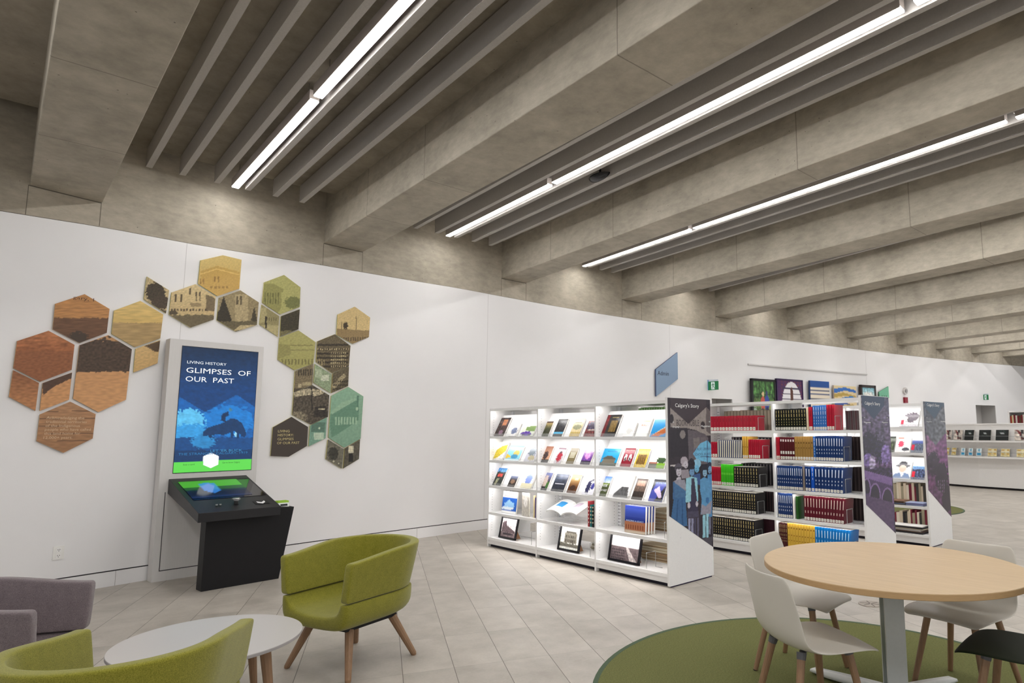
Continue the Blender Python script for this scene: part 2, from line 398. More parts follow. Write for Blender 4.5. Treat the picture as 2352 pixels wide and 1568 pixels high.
SZ = {0: 4.2, 1: 4.2, 2: 4.3, 3: 4.37, 4: 4.4, 5: 4.38, 6: 4.35, 7: 4.34, 8: 4.34, 9: 4.34, 10: 4.34, 11: 4.34}
ORD = ['leftmost', 'first', 'second', 'third', 'fourth', 'fifth', 'sixth', 'seventh', 'eighth', 'ninth', 'tenth', 'eleventh', 'twelfth']
def bar(mb, P, Q, w, z0, z1, o, col=(255,) * 3):
    d = (Q - P).normalized(); s = V((-d.y, d.x, 0)) * w / 2
    b = [P - s - o, P + s - o, Q + s - o, Q - s - o]
    for p in b: p.z = z0
    mb.prism(b, V((0, 0, z1 - z0)), col)
for bay in range(0, 11):
    a, b = BE[bay], BE[bay + 1]; z = SZ[bay]; xw = max(wx(a[1]), wx(b[0])) + (.12 if bay == 1 else .14)
    if bay == 1: xw = -7.87
    def pt(t, x): 
        ya = a[1] + a[3] * (x - wx(a[1])); yb = b[0] + b[2] * (x - wx(b[0])); return V((x, ya + (yb - ya) * t, 0))
    if 1 <= bay <= 6:
        for k, t in enumerate((.155, .285, .427, .563, .69, .82)):
            P, Q = pt(t, xw), pt(t, XF - .5); m = MB(); bar(m, P, Q, .055, z, z + .2, P)
            o = m.build('ceiling_baffle', m_felt, loc=P)
            nm = ('nearest to the left beam', 'second from the left beam', 'just left of the lamp line', 'just right of the lamp line', 'second from the right beam', 'nearest to the right beam')[k]
            tag(o, 'grey felt baffle, %s ceiling bay, %s' % (ORD[bay], nm), 'baffle', 'felt baffles between the concrete beams')
    xs = {1: (xw, -5.3), 2: (xw - .0, -5.58, -1.5), 3: (xw, -5.67, -1.53)}.get(bay, (xw, -5.6, -1.5))
    if bay == 1: xs = (xw, -5.27, -1.2)
    xs = list(xs) + [xs[-1] + 3.9]
    if bay == 0: xs = xs[1:]
    for k in range(len(xs) - 1):
        P, Q = pt(.507, xs[k] + (.045 if k else 0)), pt(.507, xs[k + 1] - .045)
        e = empty('linear_ceiling_lamp', (P.x, P.y, z), 0, 'lit linear lamp, %s ceiling bay, %s' % (ORD[bay], ('piece ending at the wall', 'long piece beyond the first joint', 'piece furthest from the wall')[k]), 'ceiling lamp', 'linear lamps between the baffles')
        m = MB(); bar(m, P, Q, .078, z + .001, z + .09, V((P.x, P.y, z)), (150, 142, 136)); 
        for v_ in range(len(m.v)): m.v[v_] = (m.v[v_][0], m.v[v_][1], m.v[v_][2] - z)
        m.build('housing', m_matte, e)
        m = MB(); bar(m, P, Q, .064, z - .006, z + .013, V((P.x, P.y, z)))
        for v_ in range(len(m.v)): m.v[v_] = (m.v[v_][0], m.v[v_][1], m.v[v_][2] - z)
        m.build('diffuser', m_lamp, e)
        if bay <= 3:
            m = MB(); h = SLAB[bay + 1] - z
            for f_ in (.06, .94):
                c_ = (Q - P) * f_
                m.tube([c_ + V((0, 0, .09)), c_ + V((0, 0, h))], .0025, 5, (120, 118, 114))
            m.build('suspension_wire', m_matte, e)
            m = MB(); m.tube([(-.02, .02, .06), (-.05, .05, .11), (-.02, .07, .16), (.06, .05, .15), (.12, .03, .1)], .004, 5, (190, 188, 184)); m.build('cable', m_matte, e)
e = empty('ceiling_speaker', (-5.13, 4.60, 4.30), -.05, 'black oval ceiling speaker hanging between two felt baffles', 'speaker')
m = MB(); rows = []
for i in range(7):
    t = i / 6 * math.pi / 2; rows.append([(.17 * math.cos(t) * math.cos(q) + 0, .10 * math.cos(t) * math.sin(q), -.05 * math.sin(t) + .05) for q in [2 * math.pi * k / 20 for k in range(20)]])
m.grid(rows, (20, 20, 24), close=True); m.build('speaker_body', m_gloss, e, smooth=True)
m = MB(); m.tube([(0, 0, .05), (0, 0, .36)], .012, 8, (30, 30, 32)); m.build('stem', m_gloss, e)

# ---------------------------------------------------------------- photo hexagons on the wall
HM = homog([968.6366, 75.78781, 10.43024, 163.47824, -673.60935, 2156.53634, 0.14597, 0.02126]); HI = HM.inverted()
OR1, OR2, BRN, TAN, YEL, OLV, DK, MUR, GRN = (196, 128, 78), (176, 108, 66), (112, 82, 62), (206, 168, 118), (214, 188, 118), (164, 160, 98), (62, 54, 46), (176, 156, 122), (132, 168, 142)
LEFTPIC = [('g', (206, 146, 92), (192, 136, 86), 300, 470), ('h', (112, 80, 58), 445, 10), ('n', .25, 60, 9), ('b', (80, 64, 52), 465, 565, 70, 40), ('h', (204, 152, 104), 764, 12), ('n', .14, 30, 14)]
HEX = {
 'H1': ([(0.346, 2.787), (0.55, 2.676), (0.545, 2.438), (0.342, 2.315), (0.138, 2.42), (0.138, 2.658)], [('g', (190, 136, 84), (182, 130, 80), 300, 450), ('h', (110, 78, 56), 446, 8), ('n', .2, 60, 8), ('b', (72, 58, 48), 462, 560, 60, 34)], 'sepia hexagon print of a prairie skyline with cropped lettering at its top'),
 'H2': ([(0.786, 2.799), (0.994, 2.69), (0.985, 2.437), (0.773, 2.323), (0.574, 2.433), (0.578, 2.667)], [('g', (216, 186, 118), (208, 176, 108), 345, 470), ('h', (174, 146, 100), 472, 6), ('n', .14, 70, 8)], 'pale yellow hexagon print of open hills under an empty sky'),
 'H3': ([(0.823, 3.059), (1.027, 2.953), (1.015, 2.706), (0.813, 2.821)], [('bg', (190, 170, 128)), ('b', (70, 60, 46), 930, 290, 60, 60), ('b', (74, 62, 48), 960, 350, 60, 40), ('h', (88, 76, 58), 395, 8), ('n', .3, 8, 8)], 'diamond print of a dark bushy tree, left of the stone building prints'),
 'H4': ([(1.259, 3.065), (1.466, 2.963), (1.462, 2.705), (1.246, 2.586), (1.038, 2.697), (1.045, 2.935)], [('g', (206, 184, 138), (196, 172, 126), 240, 400), ('w', (92, 78, 58), 1042, 300, 2, 1, 36, 60, 12, 46), ('w', (96, 82, 62), 1172, 285, 2, 1, 22, 70, 9, 55), ('r', (96, 82, 62), 1132, 262, 1143, 300), ('r', (150, 130, 96), 1140, 352, 1206, 374), ('w', (90, 76, 58), 1020, 386, 14, 1, 19, 20, 10, 14), ('p', (120, 104, 78), [(1235, 300), (1290, 320), (1290, 400), (1238, 400)]), ('b', (84, 74, 56), 1030, 410, 30, 14), ('h', (110, 98, 74), 424, 10), ('n', .16, 12, 7)], 'hexagon print of a stone building with tall windows and a lawn'),
 'H5': ([(1.504, 3.443), (1.701, 3.435), (1.697, 3.096), (1.479, 2.971), (1.282, 3.075), (1.288, 3.337)], [('g', (212, 186, 120), (206, 178, 112), 70, 200), ('p', (198, 162, 92), [(1200, 160), (1300, 128), (1440, 165), (1440, 320), (1200, 320)]), ('p', (222, 190, 116), [(1200, 175), (1300, 143), (1440, 180), (1440, 186), (1300, 150), (1200, 182)]), ('w', (150, 118, 66), 1284, 192, 2, 1, 22, 50, 9, 34), ('w', (160, 126, 72), 1196, 205, 2, 1, 18, 50, 7, 34), ('w', (160, 128, 72), 1260, 250, 5, 1, 24, 50, 14, 14), ('n', .08, 10, 6)], 'tall yellow print of a flat-roofed stone building, topmost of the collage'),
 'H6': ([(1.706, 3.078), (1.912, 2.972), (1.906, 2.705), (1.69, 2.599), (1.487, 2.703), (1.493, 2.954)], [('bg', (150, 134, 100)), ('r', (176, 158, 120), 1410, 300, 1490, 470), ('w', (98, 86, 64), 1418, 310, 2, 1, 22, 80, 12, 52), ('p', (58, 52, 40), [(1340, 310), (1395, 470), (1290, 470)]), ('b', (58, 52, 40), 1335, 440, 45, 50), ('p', (70, 64, 48), [(1528, 370), (1548, 470), (1505, 470)]), ('h', (104, 94, 70), 462, 8), ('p', (190, 172, 130), [(1400, 520), (1440, 486), (1540, 484), (1500, 505)]), ('n', .2, 10, 8)], 'hexagon print of a conifer in front of a stone house'),
 'H7': ([(2.172, 3.351), (2.375, 3.235), (2.378, 2.989), (2.154, 2.867), (1.945, 2.977), (1.953, 3.219)], [('bg', (176, 172, 108)), ('p', (150, 146, 88), [(1580, 235), (1640, 235), (1704, 268), (1700, 285), (1690, 290), (1690, 380), (1660, 420), (1568, 352)]), ('w', (108, 106, 62), 1588, 290, 6, 1, 16, 100, 6, 70), ('b', (120, 122, 72), 1760, 350, 50, 36), ('n', .12, 9, 7)], 'olive green hexagon print of a columned portico'),
 'H8': ([(1.941, 2.951), (2.146, 2.842), (2.143, 2.596), (1.931, 2.716)], [('bg', (150, 140, 98)), ('r', (176, 164, 118), 1555, 380, 1600, 470), ('w', (100, 92, 62), 1600, 440, 5, 1, 14, 60, 6, 20), ('h', (180, 168, 122), 486, 5), ('r', (52, 46, 36), 1591, 448, 1601, 506), ('e', (52, 46, 36), 1597, 440, 7, 8), ('n', .14, 9, 7)], 'diamond print of a man standing on a path'),
 'H9': ([(2.379, 2.962), (2.376, 2.714), (2.164, 2.596), (2.165, 2.845)], [('bg', (66, 60, 44)), ('h', (120, 112, 78), 520, 8), ('n', .5, 7, 6)], 'dark diamond print of dense foliage'),
 'H10': ([(2.377, 2.699), (2.591, 2.579), (2.579, 2.306), (2.354, 2.21), (2.156, 2.321), (2.16, 2.586)], [('g', (178, 172, 110), (164, 158, 96), 520, 700), ('r', (140, 134, 82), 1700, 604, 1880, 612), ('r', (146, 140, 86), 1740, 632, 1890, 640), ('w', (120, 114, 68), 1690, 690, 10, 1, 20, 50, 9, 34), ('p', (150, 144, 88), [(1662, 600), (1740, 604), (1750, 660), (1665, 690)]), ('n', .14, 12, 5)], 'olive hexagon print of a street of ornate shopfronts'),
 'H11': ([(2.827, 2.705), (3.041, 2.579), (3.031, 2.309), (2.819, 2.208), (2.608, 2.333), (2.611, 2.591)], [('bg', (104, 92, 68)), ('w', (58, 50, 38), 1900, 600, 1, 6, 200, 26, 190, 12), ('w', (176, 158, 120), 1905, 627, 14, 1, 14, 40, 7, 9), ('w', (182, 166, 126), 1985, 650, 8, 5, 12, 20, 6, 9), ('w', (150, 134, 98), 1900, 690, 4, 1, 14, 50, 6, 40), ('n', .4, 8, 5)], 'dark hexagon print of crowded street signs on a brick block'),
 'H12': ([(3.073, 3.1), (3.291, 2.985), (3.286, 2.72), (3.069, 2.608), (2.849, 2.703), (2.851, 2.964)], [('bg', (212, 186, 132)), ('r', (104, 88, 62), 2047, 450, 2050, 512), ('r', (104, 88, 62), 2134, 432, 2138, 560), ('p', (150, 126, 86), [(2020, 508), (2215, 522), (2215, 610), (2020, 600)]), ('b', (70, 58, 42), 2072, 492, 14, 22), ('w', (96, 80, 56), 2030, 560, 14, 1, 14, 60, 8, 24), ('n', .14, 9, 5)], 'tan hexagon print of a rooftop with flagpoles, rightmost of the collage'),
 'H13': ([(2.575, 2.301), (2.577, 2.047), (2.36, 1.944), (2.361, 2.197)], [('bg', (124, 110, 84)), ('w', (66, 58, 44), 1790, 750, 7, 1, 14, 60, 8, 40), ('r', (178, 164, 130), 1790, 838, 1810, 862), ('r', (170, 156, 120), 1816, 830, 1870, 850), ('h', (80, 70, 54), 866, 8), ('n', .35, 7, 6)], 'dark diamond print of shop awnings, left one of the middle trio'),
 'H14': ([(2.595, 2.307), (2.809, 2.191), (2.804, 1.958), (2.59, 2.074)], [('bg', (142, 156, 124)), ('r', (196, 200, 176), 1925, 786, 1975, 822), ('r', (170, 180, 150), 1890, 750, 1930, 800), ('n', .25, 9, 8)], 'grey-green diamond print of a streetcar roof, centre of the middle trio'),
 'H15': ([(3.032, 2.305), (3.032, 2.054), (2.818, 1.954), (2.824, 2.202)], [('bg', (96, 86, 66)), ('p', (160, 146, 114), [(1990, 850), (2060, 780), (2080, 790), (2000, 880)]), ('w', (50, 44, 34), 2000, 820, 8, 3, 12, 22, 7, 12), ('n', .5, 7, 6)], 'dark diamond print of shop canopies, right one of the middle trio'),
 'H16': ([(2.578, 2.043), (2.795, 1.926), (2.793, 1.654), (2.582, 1.56), (2.355, 1.674), (2.361, 1.938)], [('bg', (84, 76, 64)), ('p', (176, 164, 136), [(1760, 880), (1850, 868), (1960, 880), (1940, 900), (1890, 915), (1860, 905), (1765, 918)]), ('r', (46, 42, 36), 1868, 860, 1876, 1000), ('b', (128, 118, 98), 1790, 1040, 50, 34), ('p', (54, 48, 42), [(1890, 980), (1960, 970), (1965, 1040), (1880, 1040)]), ('r', (170, 160, 132), 1908, 986, 1950, 996), ('n', .55, 10, 9)], 'dark hexagon print of a busy street with wagons'),
 'H17': ([(3.033, 2.043), (3.244, 1.929), (3.23, 1.379), (3.014, 1.268), (2.806, 1.397), (2.818, 1.919)], [('g', (140, 176, 148), (128, 162, 138), 860, 1200), ('p', (104, 142, 118), [(1985, 1010), (2130, 940), (2150, 952), (2150, 1060), (1990, 1165), (1978, 1090)]), ('w', (160, 190, 160), 2010, 1040, 8, 1, 17, 90, 10, 46), ('p', (150, 182, 152), [(1985, 1010), (2050, 950), (2130, 925), (2130, 942), (1990, 1024)]), ('r', (90, 126, 106), 2140, 910, 2150, 1010), ('e', (170, 196, 166), 2140, 990, 8, 10), ('n', .08, 12, 10)], 'large green elongated print of an old streetcar'),
 'H18': ([(2.779, 1.65), (2.775, 1.391), (2.57, 1.292), (2.573, 1.545)], [('bg', (122, 158, 138)), ('r', (92, 122, 106), 1868, 1070, 1950, 1130), ('e', (190, 206, 180), 1917, 1107, 6, 8), ('r', (186, 204, 180), 1884, 1134, 1942, 1174), ('n', .14, 9, 8)], 'small green diamond print of a streetcar nose with a placard'),
 'H19': ([(2.351, 1.648), (2.554, 1.529), (2.552, 1.299), (2.342, 1.176), (2.137, 1.192), (2.146, 1.524)], [('bg', (70, 62, 56))], 'dark brown hexagon sign lettered Living History Glimpses of Our Past'),
 'H20': ([(2.803, 1.374), (3.009, 1.251), (2.998, 1.007), (2.788, 1.134)], [('bg', (108, 104, 90)), ('b', (60, 58, 50), 2000, 1260, 30, 40), ('e', (190, 186, 160), 2002, 1306, 5, 5), ('e', (190, 186, 160), 2030, 1320, 5, 5), ('n', .3, 12, 12)], 'dark diamond print at the foot of the collage, left of the pair'),
 'H21': ([(3.223, 1.369), (3.219, 1.118), (3.016, 1.006), (3.021, 1.255)], [('bg', (88, 82, 70)), ('r', (206, 198, 172), 2088, 1214, 2120, 1256), ('r', (34, 32, 28), 2090, 1256, 2116, 1310), ('n', .3, 12, 12)], 'dark diamond print of a figure in white top, right of the pair'),
 'H22': ([(0.116, 2.401), (0.314, 2.293), (0.31, 2.055), (0.095, 1.931), (-0.096, 2.039), (-0.09, 2.281)], [('g', (178, 116, 76), (158, 98, 62), 520, 640), ('n', .22, 70, 14), ('h', (148, 94, 62), 640, 14), ('n', .16, 20, 8)], 'rust orange hexagon print of bare ground, left edge of the collage'),
 'H23': ([(0.553, 2.417), (0.755, 2.299), (0.742, 1.793), (0.53, 1.664), (0.33, 1.787), (0.341, 2.294)], [('bg', (186, 140, 96)), ('h', (84, 66, 54), 586, 30), ('b', (80, 64, 52), 630, 680, 200, 110), ('n', .3, 14, 10), ('h', (206, 154, 106), 768, 10), ('n', .1, 40, 9)], 'tall brown print of dark bushes above pale sand'),
 'H24': ([(0.983, 2.419), (0.976, 2.177), (0.778, 2.067), (0.779, 2.307)], [('g', (214, 180, 124), (204, 168, 112), 600, 760), ('p', (92, 74, 54), [(860, 610), (960, 578), (950, 650), (915, 640), (900, 628)]), ('n', .12, 14, 8)], 'half hexagon sandy print with a dark bush at its corner'),
 'H25': ([(-0.092, 2.02), (0.09, 1.918), (0.085, 1.666), (-0.101, 1.784)], [('g', (140, 90, 60), (184, 128, 86), 760, 940), ('n', .2, 30, 10)], 'rust brown diamond print below the orange hexagon'),
 'H26': ([(0.312, 2.031), (0.309, 1.776), (0.109, 1.666), (0.111, 1.919)], [('bg', (204, 150, 102)), ('p', (90, 66, 52), [(240, 830), (440, 768), (436, 800), (330, 850), (250, 905)]), ('n', .14, 26, 8)], 'diamond print of dark reeds over tan water'),
 'H27': ([(0.317, 1.757), (0.517, 1.645), (0.511, 1.414), (0.303, 1.285), (0.106, 1.395), (0.11, 1.635)], [('g', (176, 132, 96), (158, 116, 82), 950, 1250), ('w', (110, 80, 60), 215, 1000, 1, 5, 400, 44, 380, 4), ('n', .16, 50, 8)], 'brown hexagon print lettered with an acknowledgement of traditional territories'),
}
def wall_plate(name, poly, shapes, label, cat='wall print', group=None, off=.022, th=.014, cell=.0085, mat=None, side=(214, 200, 120), texts=()):
    yc = sum(p[0] for p in poly) / len(poly); zc = sum(p[1] for p in poly) / len(poly)
    n = wnorm(yc); t = V((-n.y, n.x, 0)); o = wpt(yc, 0, off)
    def mp(y, z, e=0): return o + t * ((y - yc)) + V((0, 0, z)) + n * e
    loc = mp(yc, min(p[1] for p in poly)); L = lambda y, z, e=0: mp(y, z, e) - loc
    m = MB(); base = [L(y, z, -th) for y, z in poly]; front = [L(y, z) for y, z in poly]; k = len(poly)
    for i in range(k): m.face([base[i], base[(i + 1) % k], front[(i + 1) % k], front[i]], side)
    m.face(base[::-1], side)
    raster(m, poly, cell, lambda y, z: picture(shapes, *happ(HM, y, z)), lambda y, z: L(y, z))
    ob = m.build(name, mat or m_print, loc=loc); tag(ob, label, cat, group)
    if texts:
        m = MB()
        for s, x0, x1, yb, hgt, col, sh, bo in texts:
            p = happ(HI, x0, yb); q = happ(HI, x1, yb + (x1 - x0) * .0); r_ = happ(HI, x0, yb - hgt)
            text_mb(m, s, abs(q[0] - p[0]), L(p[0], p[1]), t, (0, 0, 1), col, .0012, abs(r_[1] - p[1]), sh, 'L', bo)
        tx = m.build('lettering', m_print, ob)
    return ob
TX = {'H1': [('gary, 1', 430, 560, 330, 20, (92, 62, 44), 0, 0)],
      'H27': [('Acknowledging the', 268, 502, 1048, 16, (214, 184, 150), .05, .012), ('traditional territories', 265, 516, 1072, 16, (214, 184, 150), .05, .012), ('of the Indigenous', 262, 474, 1096, 16, (214, 184, 150), .05, .012),
              ('people who have called', 258, 541, 1119, 16, (214, 184, 150), .05, .012), ('this land home for', 254, 476, 1143, 16, (214, 184, 150), .05, .012), ('12,000+ years.', 250, 428, 1168, 16, (214, 184, 150), .05, .012)],
      'H19': [('LIVING', 1668, 1738, 1131, 15, (214, 200, 140), 0, .012), ('HISTORY:', 1667, 1762, 1155, 15, (214, 200, 140), 0, .012), ('GLIMPSES', 1665, 1762, 1179, 15, (206, 192, 134), 0, 0), ('OF OUR PAST', 1662, 1797, 1203, 15, (206, 192, 134), 0, 0)]}
for k, (poly, sh, lab) in HEX.items():
    wall_plate('wall_print', poly, sh, lab, group='photo collage on the white wall', texts=TX.get(k, ()), side=(206, 194, 110) if k not in ('H1', 'H22', 'H23', 'H25', 'H26', 'H27') else (196, 160, 110))

# outlet, signs, alarm, picture rail, paintings
def wall_thing(name, y, z, label, cat, off=0.0):
    n = wnorm(y); e = empty(name, wpt(y, z, off), math.atan2(n.y, n.x) + math.pi / 2, label, cat); return e      # local x along wall (+y world), -y local = out of the wall
e = wall_thing('wall_outlet', .34, .38, 'white double power outlet low on the wall left of the kiosk', 'power outlet')
m = MB(); m.box(-.04, .04, -.008, 0, -.06, .06, (238, 236, 232)); m.build('cover_plate', m_gloss, e, bevel=.002)
m = MB()
for zz in (-.026, .026):
    m.box(-.017, .017, -.0105, -.008, zz - .018, zz + .018, (244, 242, 240))
    for dx in (-.007, .007): m.box(dx - .0015, dx + .0015, -.0112, -.0105, zz - .004, zz + .008, (40, 40, 40))
    m.box(-.003, .003, -.0112, -.0105, zz - .013, zz - .008, (40, 40, 40))
m.build('socket', m_gloss, e)
e = wall_plate('wall_sign', [(8.96, 2.13), (9.57, 2.5), (9.57, 3.04), (8.96, 2.66)], [('bg', (136, 158, 184))], 'blue slanted wall sign lettered Admin', 'sign', off=.05, th=.03, cell=.3, side=(70, 82, 120))
n = wnorm(9.26); t = V((-n.y, n.x, 0)); m = MB(); text_mb(m, 'Admin', .31, V((0, 0, 0)) + t * -.265 + V((0, 0, .42)), t, (0, 0, 1), (52, 56, 66), .0015, .085); m.build('lettering', m_print, e)
e = wall_plate('wall_sign', [(16.96, 2.18), (17.42, 2.34), (17.42, 2.66), (16.96, 2.49)], [('bg', (118, 186, 152))], 'small green slanted wall sign with washroom symbols', 'sign', off=.05, th=.03, cell=.3, side=(70, 130, 100))
n = wnorm(17.2); t = V((-n.y, n.x, 0)); m = MB()
def sym(cx, cz, k):
    P = lambda a, b: t * (cx + a) + V((0, 0, cz + b)) + n * .0015
    c = (50, 80, 70)
    m.face([P(.018 * math.cos(q), .075 + .018 * math.sin(q)) for q in [i * math.pi / 4 for i in range(8)]], c)
    if k == 0: m.face([P(-.03, 0), P(.03, 0), P(.012, .055), P(-.012, .055)], c); m.face([P(-.015, -.045), P(.015, -.045), P(.015, 0), P(-.015, 0)], c)
    if k == 1: m.face([P(-.018, -.045), P(.018, -.045), P(.022, .055), P(-.022, .055)], c)
    if k == 2: m.face([P(-.03, -.045), P(.04, -.045), P(.03, -.01), P(-.03, -.01)], c); m.face([P(-.012, -.02), P(.01, -.02), P(.01, .055), P(-.012, .055)], c)
for i in range(3): sym(-.1 + i * .1, .13, i)
m.build('washroom_symbol', m_print, e)
for (x0, x1, z0, z1, y, lab) in ((-8.30, -8.05, 2.31, 2.53, 10.5, 'lit green exit sign with a running figure, beside the blue Admin sign'), (-6.60, -6.44, 2.40, 2.6, 22.5, 'small lit exit sign above the far doorway')):
    y = y if y < 15 else 22.4
    e = empty('exit_sign', (x0, y, z0), 0, lab, 'exit sign'); w = x1 - x0; h = z1 - z0
    m = MB(); m.box(0, w, 0, .03, 0, h * .82, (16, 110, 60)); m.build('sign_body', m_exit, e)
    m = MB(); m.box(-.03, w, .012, .02, h * .82, h, (210, 216, 226)); m.box(-.03, 0, 0, .03, 0, h, (90, 140, 200)); m.build('mounting_plate', m_gloss, e)
    m = MB(); g = lambda a, b: V((w * a, -.002, h * b * .82)); wc = (235, 245, 240)
    m.face([g(.32, .08), g(.68, .08), g(.68, .92), g(.32, .92)], wc); g2 = lambda a, b: V((w * a, -.004, h * b * .82)); gc = (10, 90, 50)
    m.face([g2(.48, .74), g2(.56, .74), g2(.56, .86), g2(.48, .86)], gc); m.face([g2(.46, .4), g2(.56, .4), g2(.57, .72), g2(.47, .72)], gc)
    m.face([g2(.36, .5), g2(.47, .62), g2(.47, .7), g2(.35, .58)], gc); m.face([g2(.56, .62), g2(.65, .52), g2(.66, .6), g2(.57, .7)], gc)
    m.face([g2(.38, .12), g2(.44, .12), g2(.52, .4), g2(.46, .42)], gc); m.face([g2(.52, .4), g2(.6, .28), g2(.58, .12), g2(.64, .12), g2(.66, .3), g2(.57, .44)], gc)
    m.build('running_figure', m_exit, e)
e = wall_thing('alarm_bell', 18.25, 2.56, 'round white alarm unit on the far wall', 'alarm')
m = MB(); m.tube([(0, 0, 0), (0, -.05, 0)], .1, 16, (200, 196, 194)); m.tube([(0, -.05, 0), (0, -.07, 0)], .05, 12, (150, 146, 146)); m.build('bell_housing', m_gloss, e)
e = wall_thing('fire_alarm_pull', 18.24, 2.3, 'small red fire alarm box under the round white alarm', 'alarm')
m = MB(); m.box(-.07, .07, -.06, 0, -.08, .08, (140, 26, 44)); m.build('alarm_box', m_gloss, e, bevel=.005)
m = MB()
for i in range(14):
    a = 11.81 + i * .335; strip(m, a, a + .335, 2.93, 2.93, 2.96, 2.96, .03, .025, (205, 202, 200))
m_ = m.build('picture_rail', m_matte); tag(m_, 'long thin picture rail on the white wall above the paintings', 'picture rail')
def painting(y0, y1, z0, z1, label, shapes, frame, off, depth, cellx, inner=.05):
    yc = (y0 + y1) / 2; e = wall_thing('framed_painting', yc, z0, label, 'painting', off); e['group'] = 'paintings along the white wall'; w = (y1 - y0) / 2; h = z1 - z0
    m = MB()
    if inner:
        for q in ((-w, -w + inner, 0, h), (w - inner, w, 0, h), (-w, w, 0, inner), (-w, w, h - inner, h)): m.box(q[0], q[1], -depth, 0, q[2], q[3], frame)
    m.build('frame', m_gloss, e) if inner else None
    m = MB(); ii = inner * .9; m.box(-w + ii, w - ii, -depth * (.8 if inner else .98), 0, ii, h - ii, frame)
    raster(m, [(-w + ii, ii), (w - ii, ii), (w - ii, h - ii), (-w + ii, h - ii)], cellx, lambda a, b: picture(shapes, (a + w) / (2 * w), 1 - b / h), lambda a, b: V((a, -depth * (.82 if inner else 1), b)))
    m.build('canvas', m_print, e)
painting(11.78, 12.62, 1.62, 2.62, 'black-framed painting of two people seated in a green garden', [('bg', (70, 110, 60)), ('n', .7, .09, .12), ('h', (96, 120, 70), .45, .05), ('n', .5, .05, .05), ('b', (150, 160, 90), .8, .7, .16, .14), ('b', (170, 190, 170), .12, .8, .1, .16), ('r', (40, 60, 40), .15, .34, .88, .355), ('e', (200, 90, 80), .45, .55, .09, .16), ('e', (60, 80, 160), .62, .54, .1, .18), ('e', (222, 200, 150), .46, .34, .05, .05), ('e', (60, 70, 110), .62, .32, .05, .06), ('e', (40, 44, 90), .63, .78, .08, .16), ('e', (70, 60, 60), .44, .78, .08, .12)], (26, 24, 26), .07, .06, .018)
painting(12.66, 13.64, 1.62, 2.66, 'purple-framed painting of a white arched window', [('bg', (78, 40, 90)), ('w', (120, 60, 60), .06, .05, 8, 14, .12, .07, .05, .03), ('e', (236, 232, 236), .56, .62, .38, .56), ('w', (60, 50, 80), .2, .2, 1, 5, .8, .12, .72, .03), ('e', (236, 232, 236), .56, 1.2, .38, .5), ('e', (90, 50, 40), .56, .4, .06, .22), ('e', (96, 96, 170), .34, .9, .12, .16), ('e', (250, 250, 252), .3, .92, .1, .14), ('e', (250, 250, 252), .82, .92, .1, .14), ('e', (60, 130, 160), .1, .8, .08, .2), ('r', (78, 40, 90), 0, 0, .14, .7)], (58, 38, 78), .07, .06, .02, .03)
painting(13.95, 14.72, 1.66, 2.67, 'striped canvas in navy, blue and cream bands', [('bg', (238, 226, 206)), ('r', (24, 78, 150), 0, 0, 1, .17), ('r', (20, 50, 100), 0, .21, 1, .25), ('r', (24, 60, 120), 0, .3, 1, .34), ('r', (16, 40, 84), 0, .42, 1, .46), ('r', (24, 84, 160), 0, .62, 1, .9)], (30, 60, 110), .05, .05, .03, 0)
painting(14.92, 15.87, 1.75, 2.59, 'canvas of blue, gold and cream waves', [('bg', (226, 206, 160)), ('p', (50, 110, 190), [(0, .1), (.5, .04), (1, .12), (1, .2), (.5, .14), (0, .24)]), ('p', (190, 160, 80), [(0, .26), (.4, .2), (1, .3), (1, .36), (.5, .3), (0, .36)]), ('p', (40, 120, 190), [(.3, .36), (.8, .3), (1, .36), (1, .46), (.6, .44)]), ('p', (60, 90, 160), [(0, .5), (.3, .42), (.7, .56), (.4, .58), (0, .62)]), ('p', (180, 150, 60), [(.2, .62), (.8, .55), (1, .62), (.6, .7), (0, .74)]), ('p', (230, 180, 60), [(0, .8), (.5, .72), (1, .8), (1, .86), (.4, .82), (0, .9)])], (190, 170, 150), .05, .04, .022, 0)
painting(16.05, 16.74, 1.9, 2.65, 'dark-framed landscape painting of a lake under clouds', [('g', (110, 180, 200), (220, 225, 220), 0, .5), ('b', (230, 230, 225), .5, .34, .3, .1), ('h', (150, 140, 100), .58, .03), ('n', .3, .1, .04), ('h', (120, 104, 60), .75, .02)], (44, 30, 26), .05, .06, .025, .07)

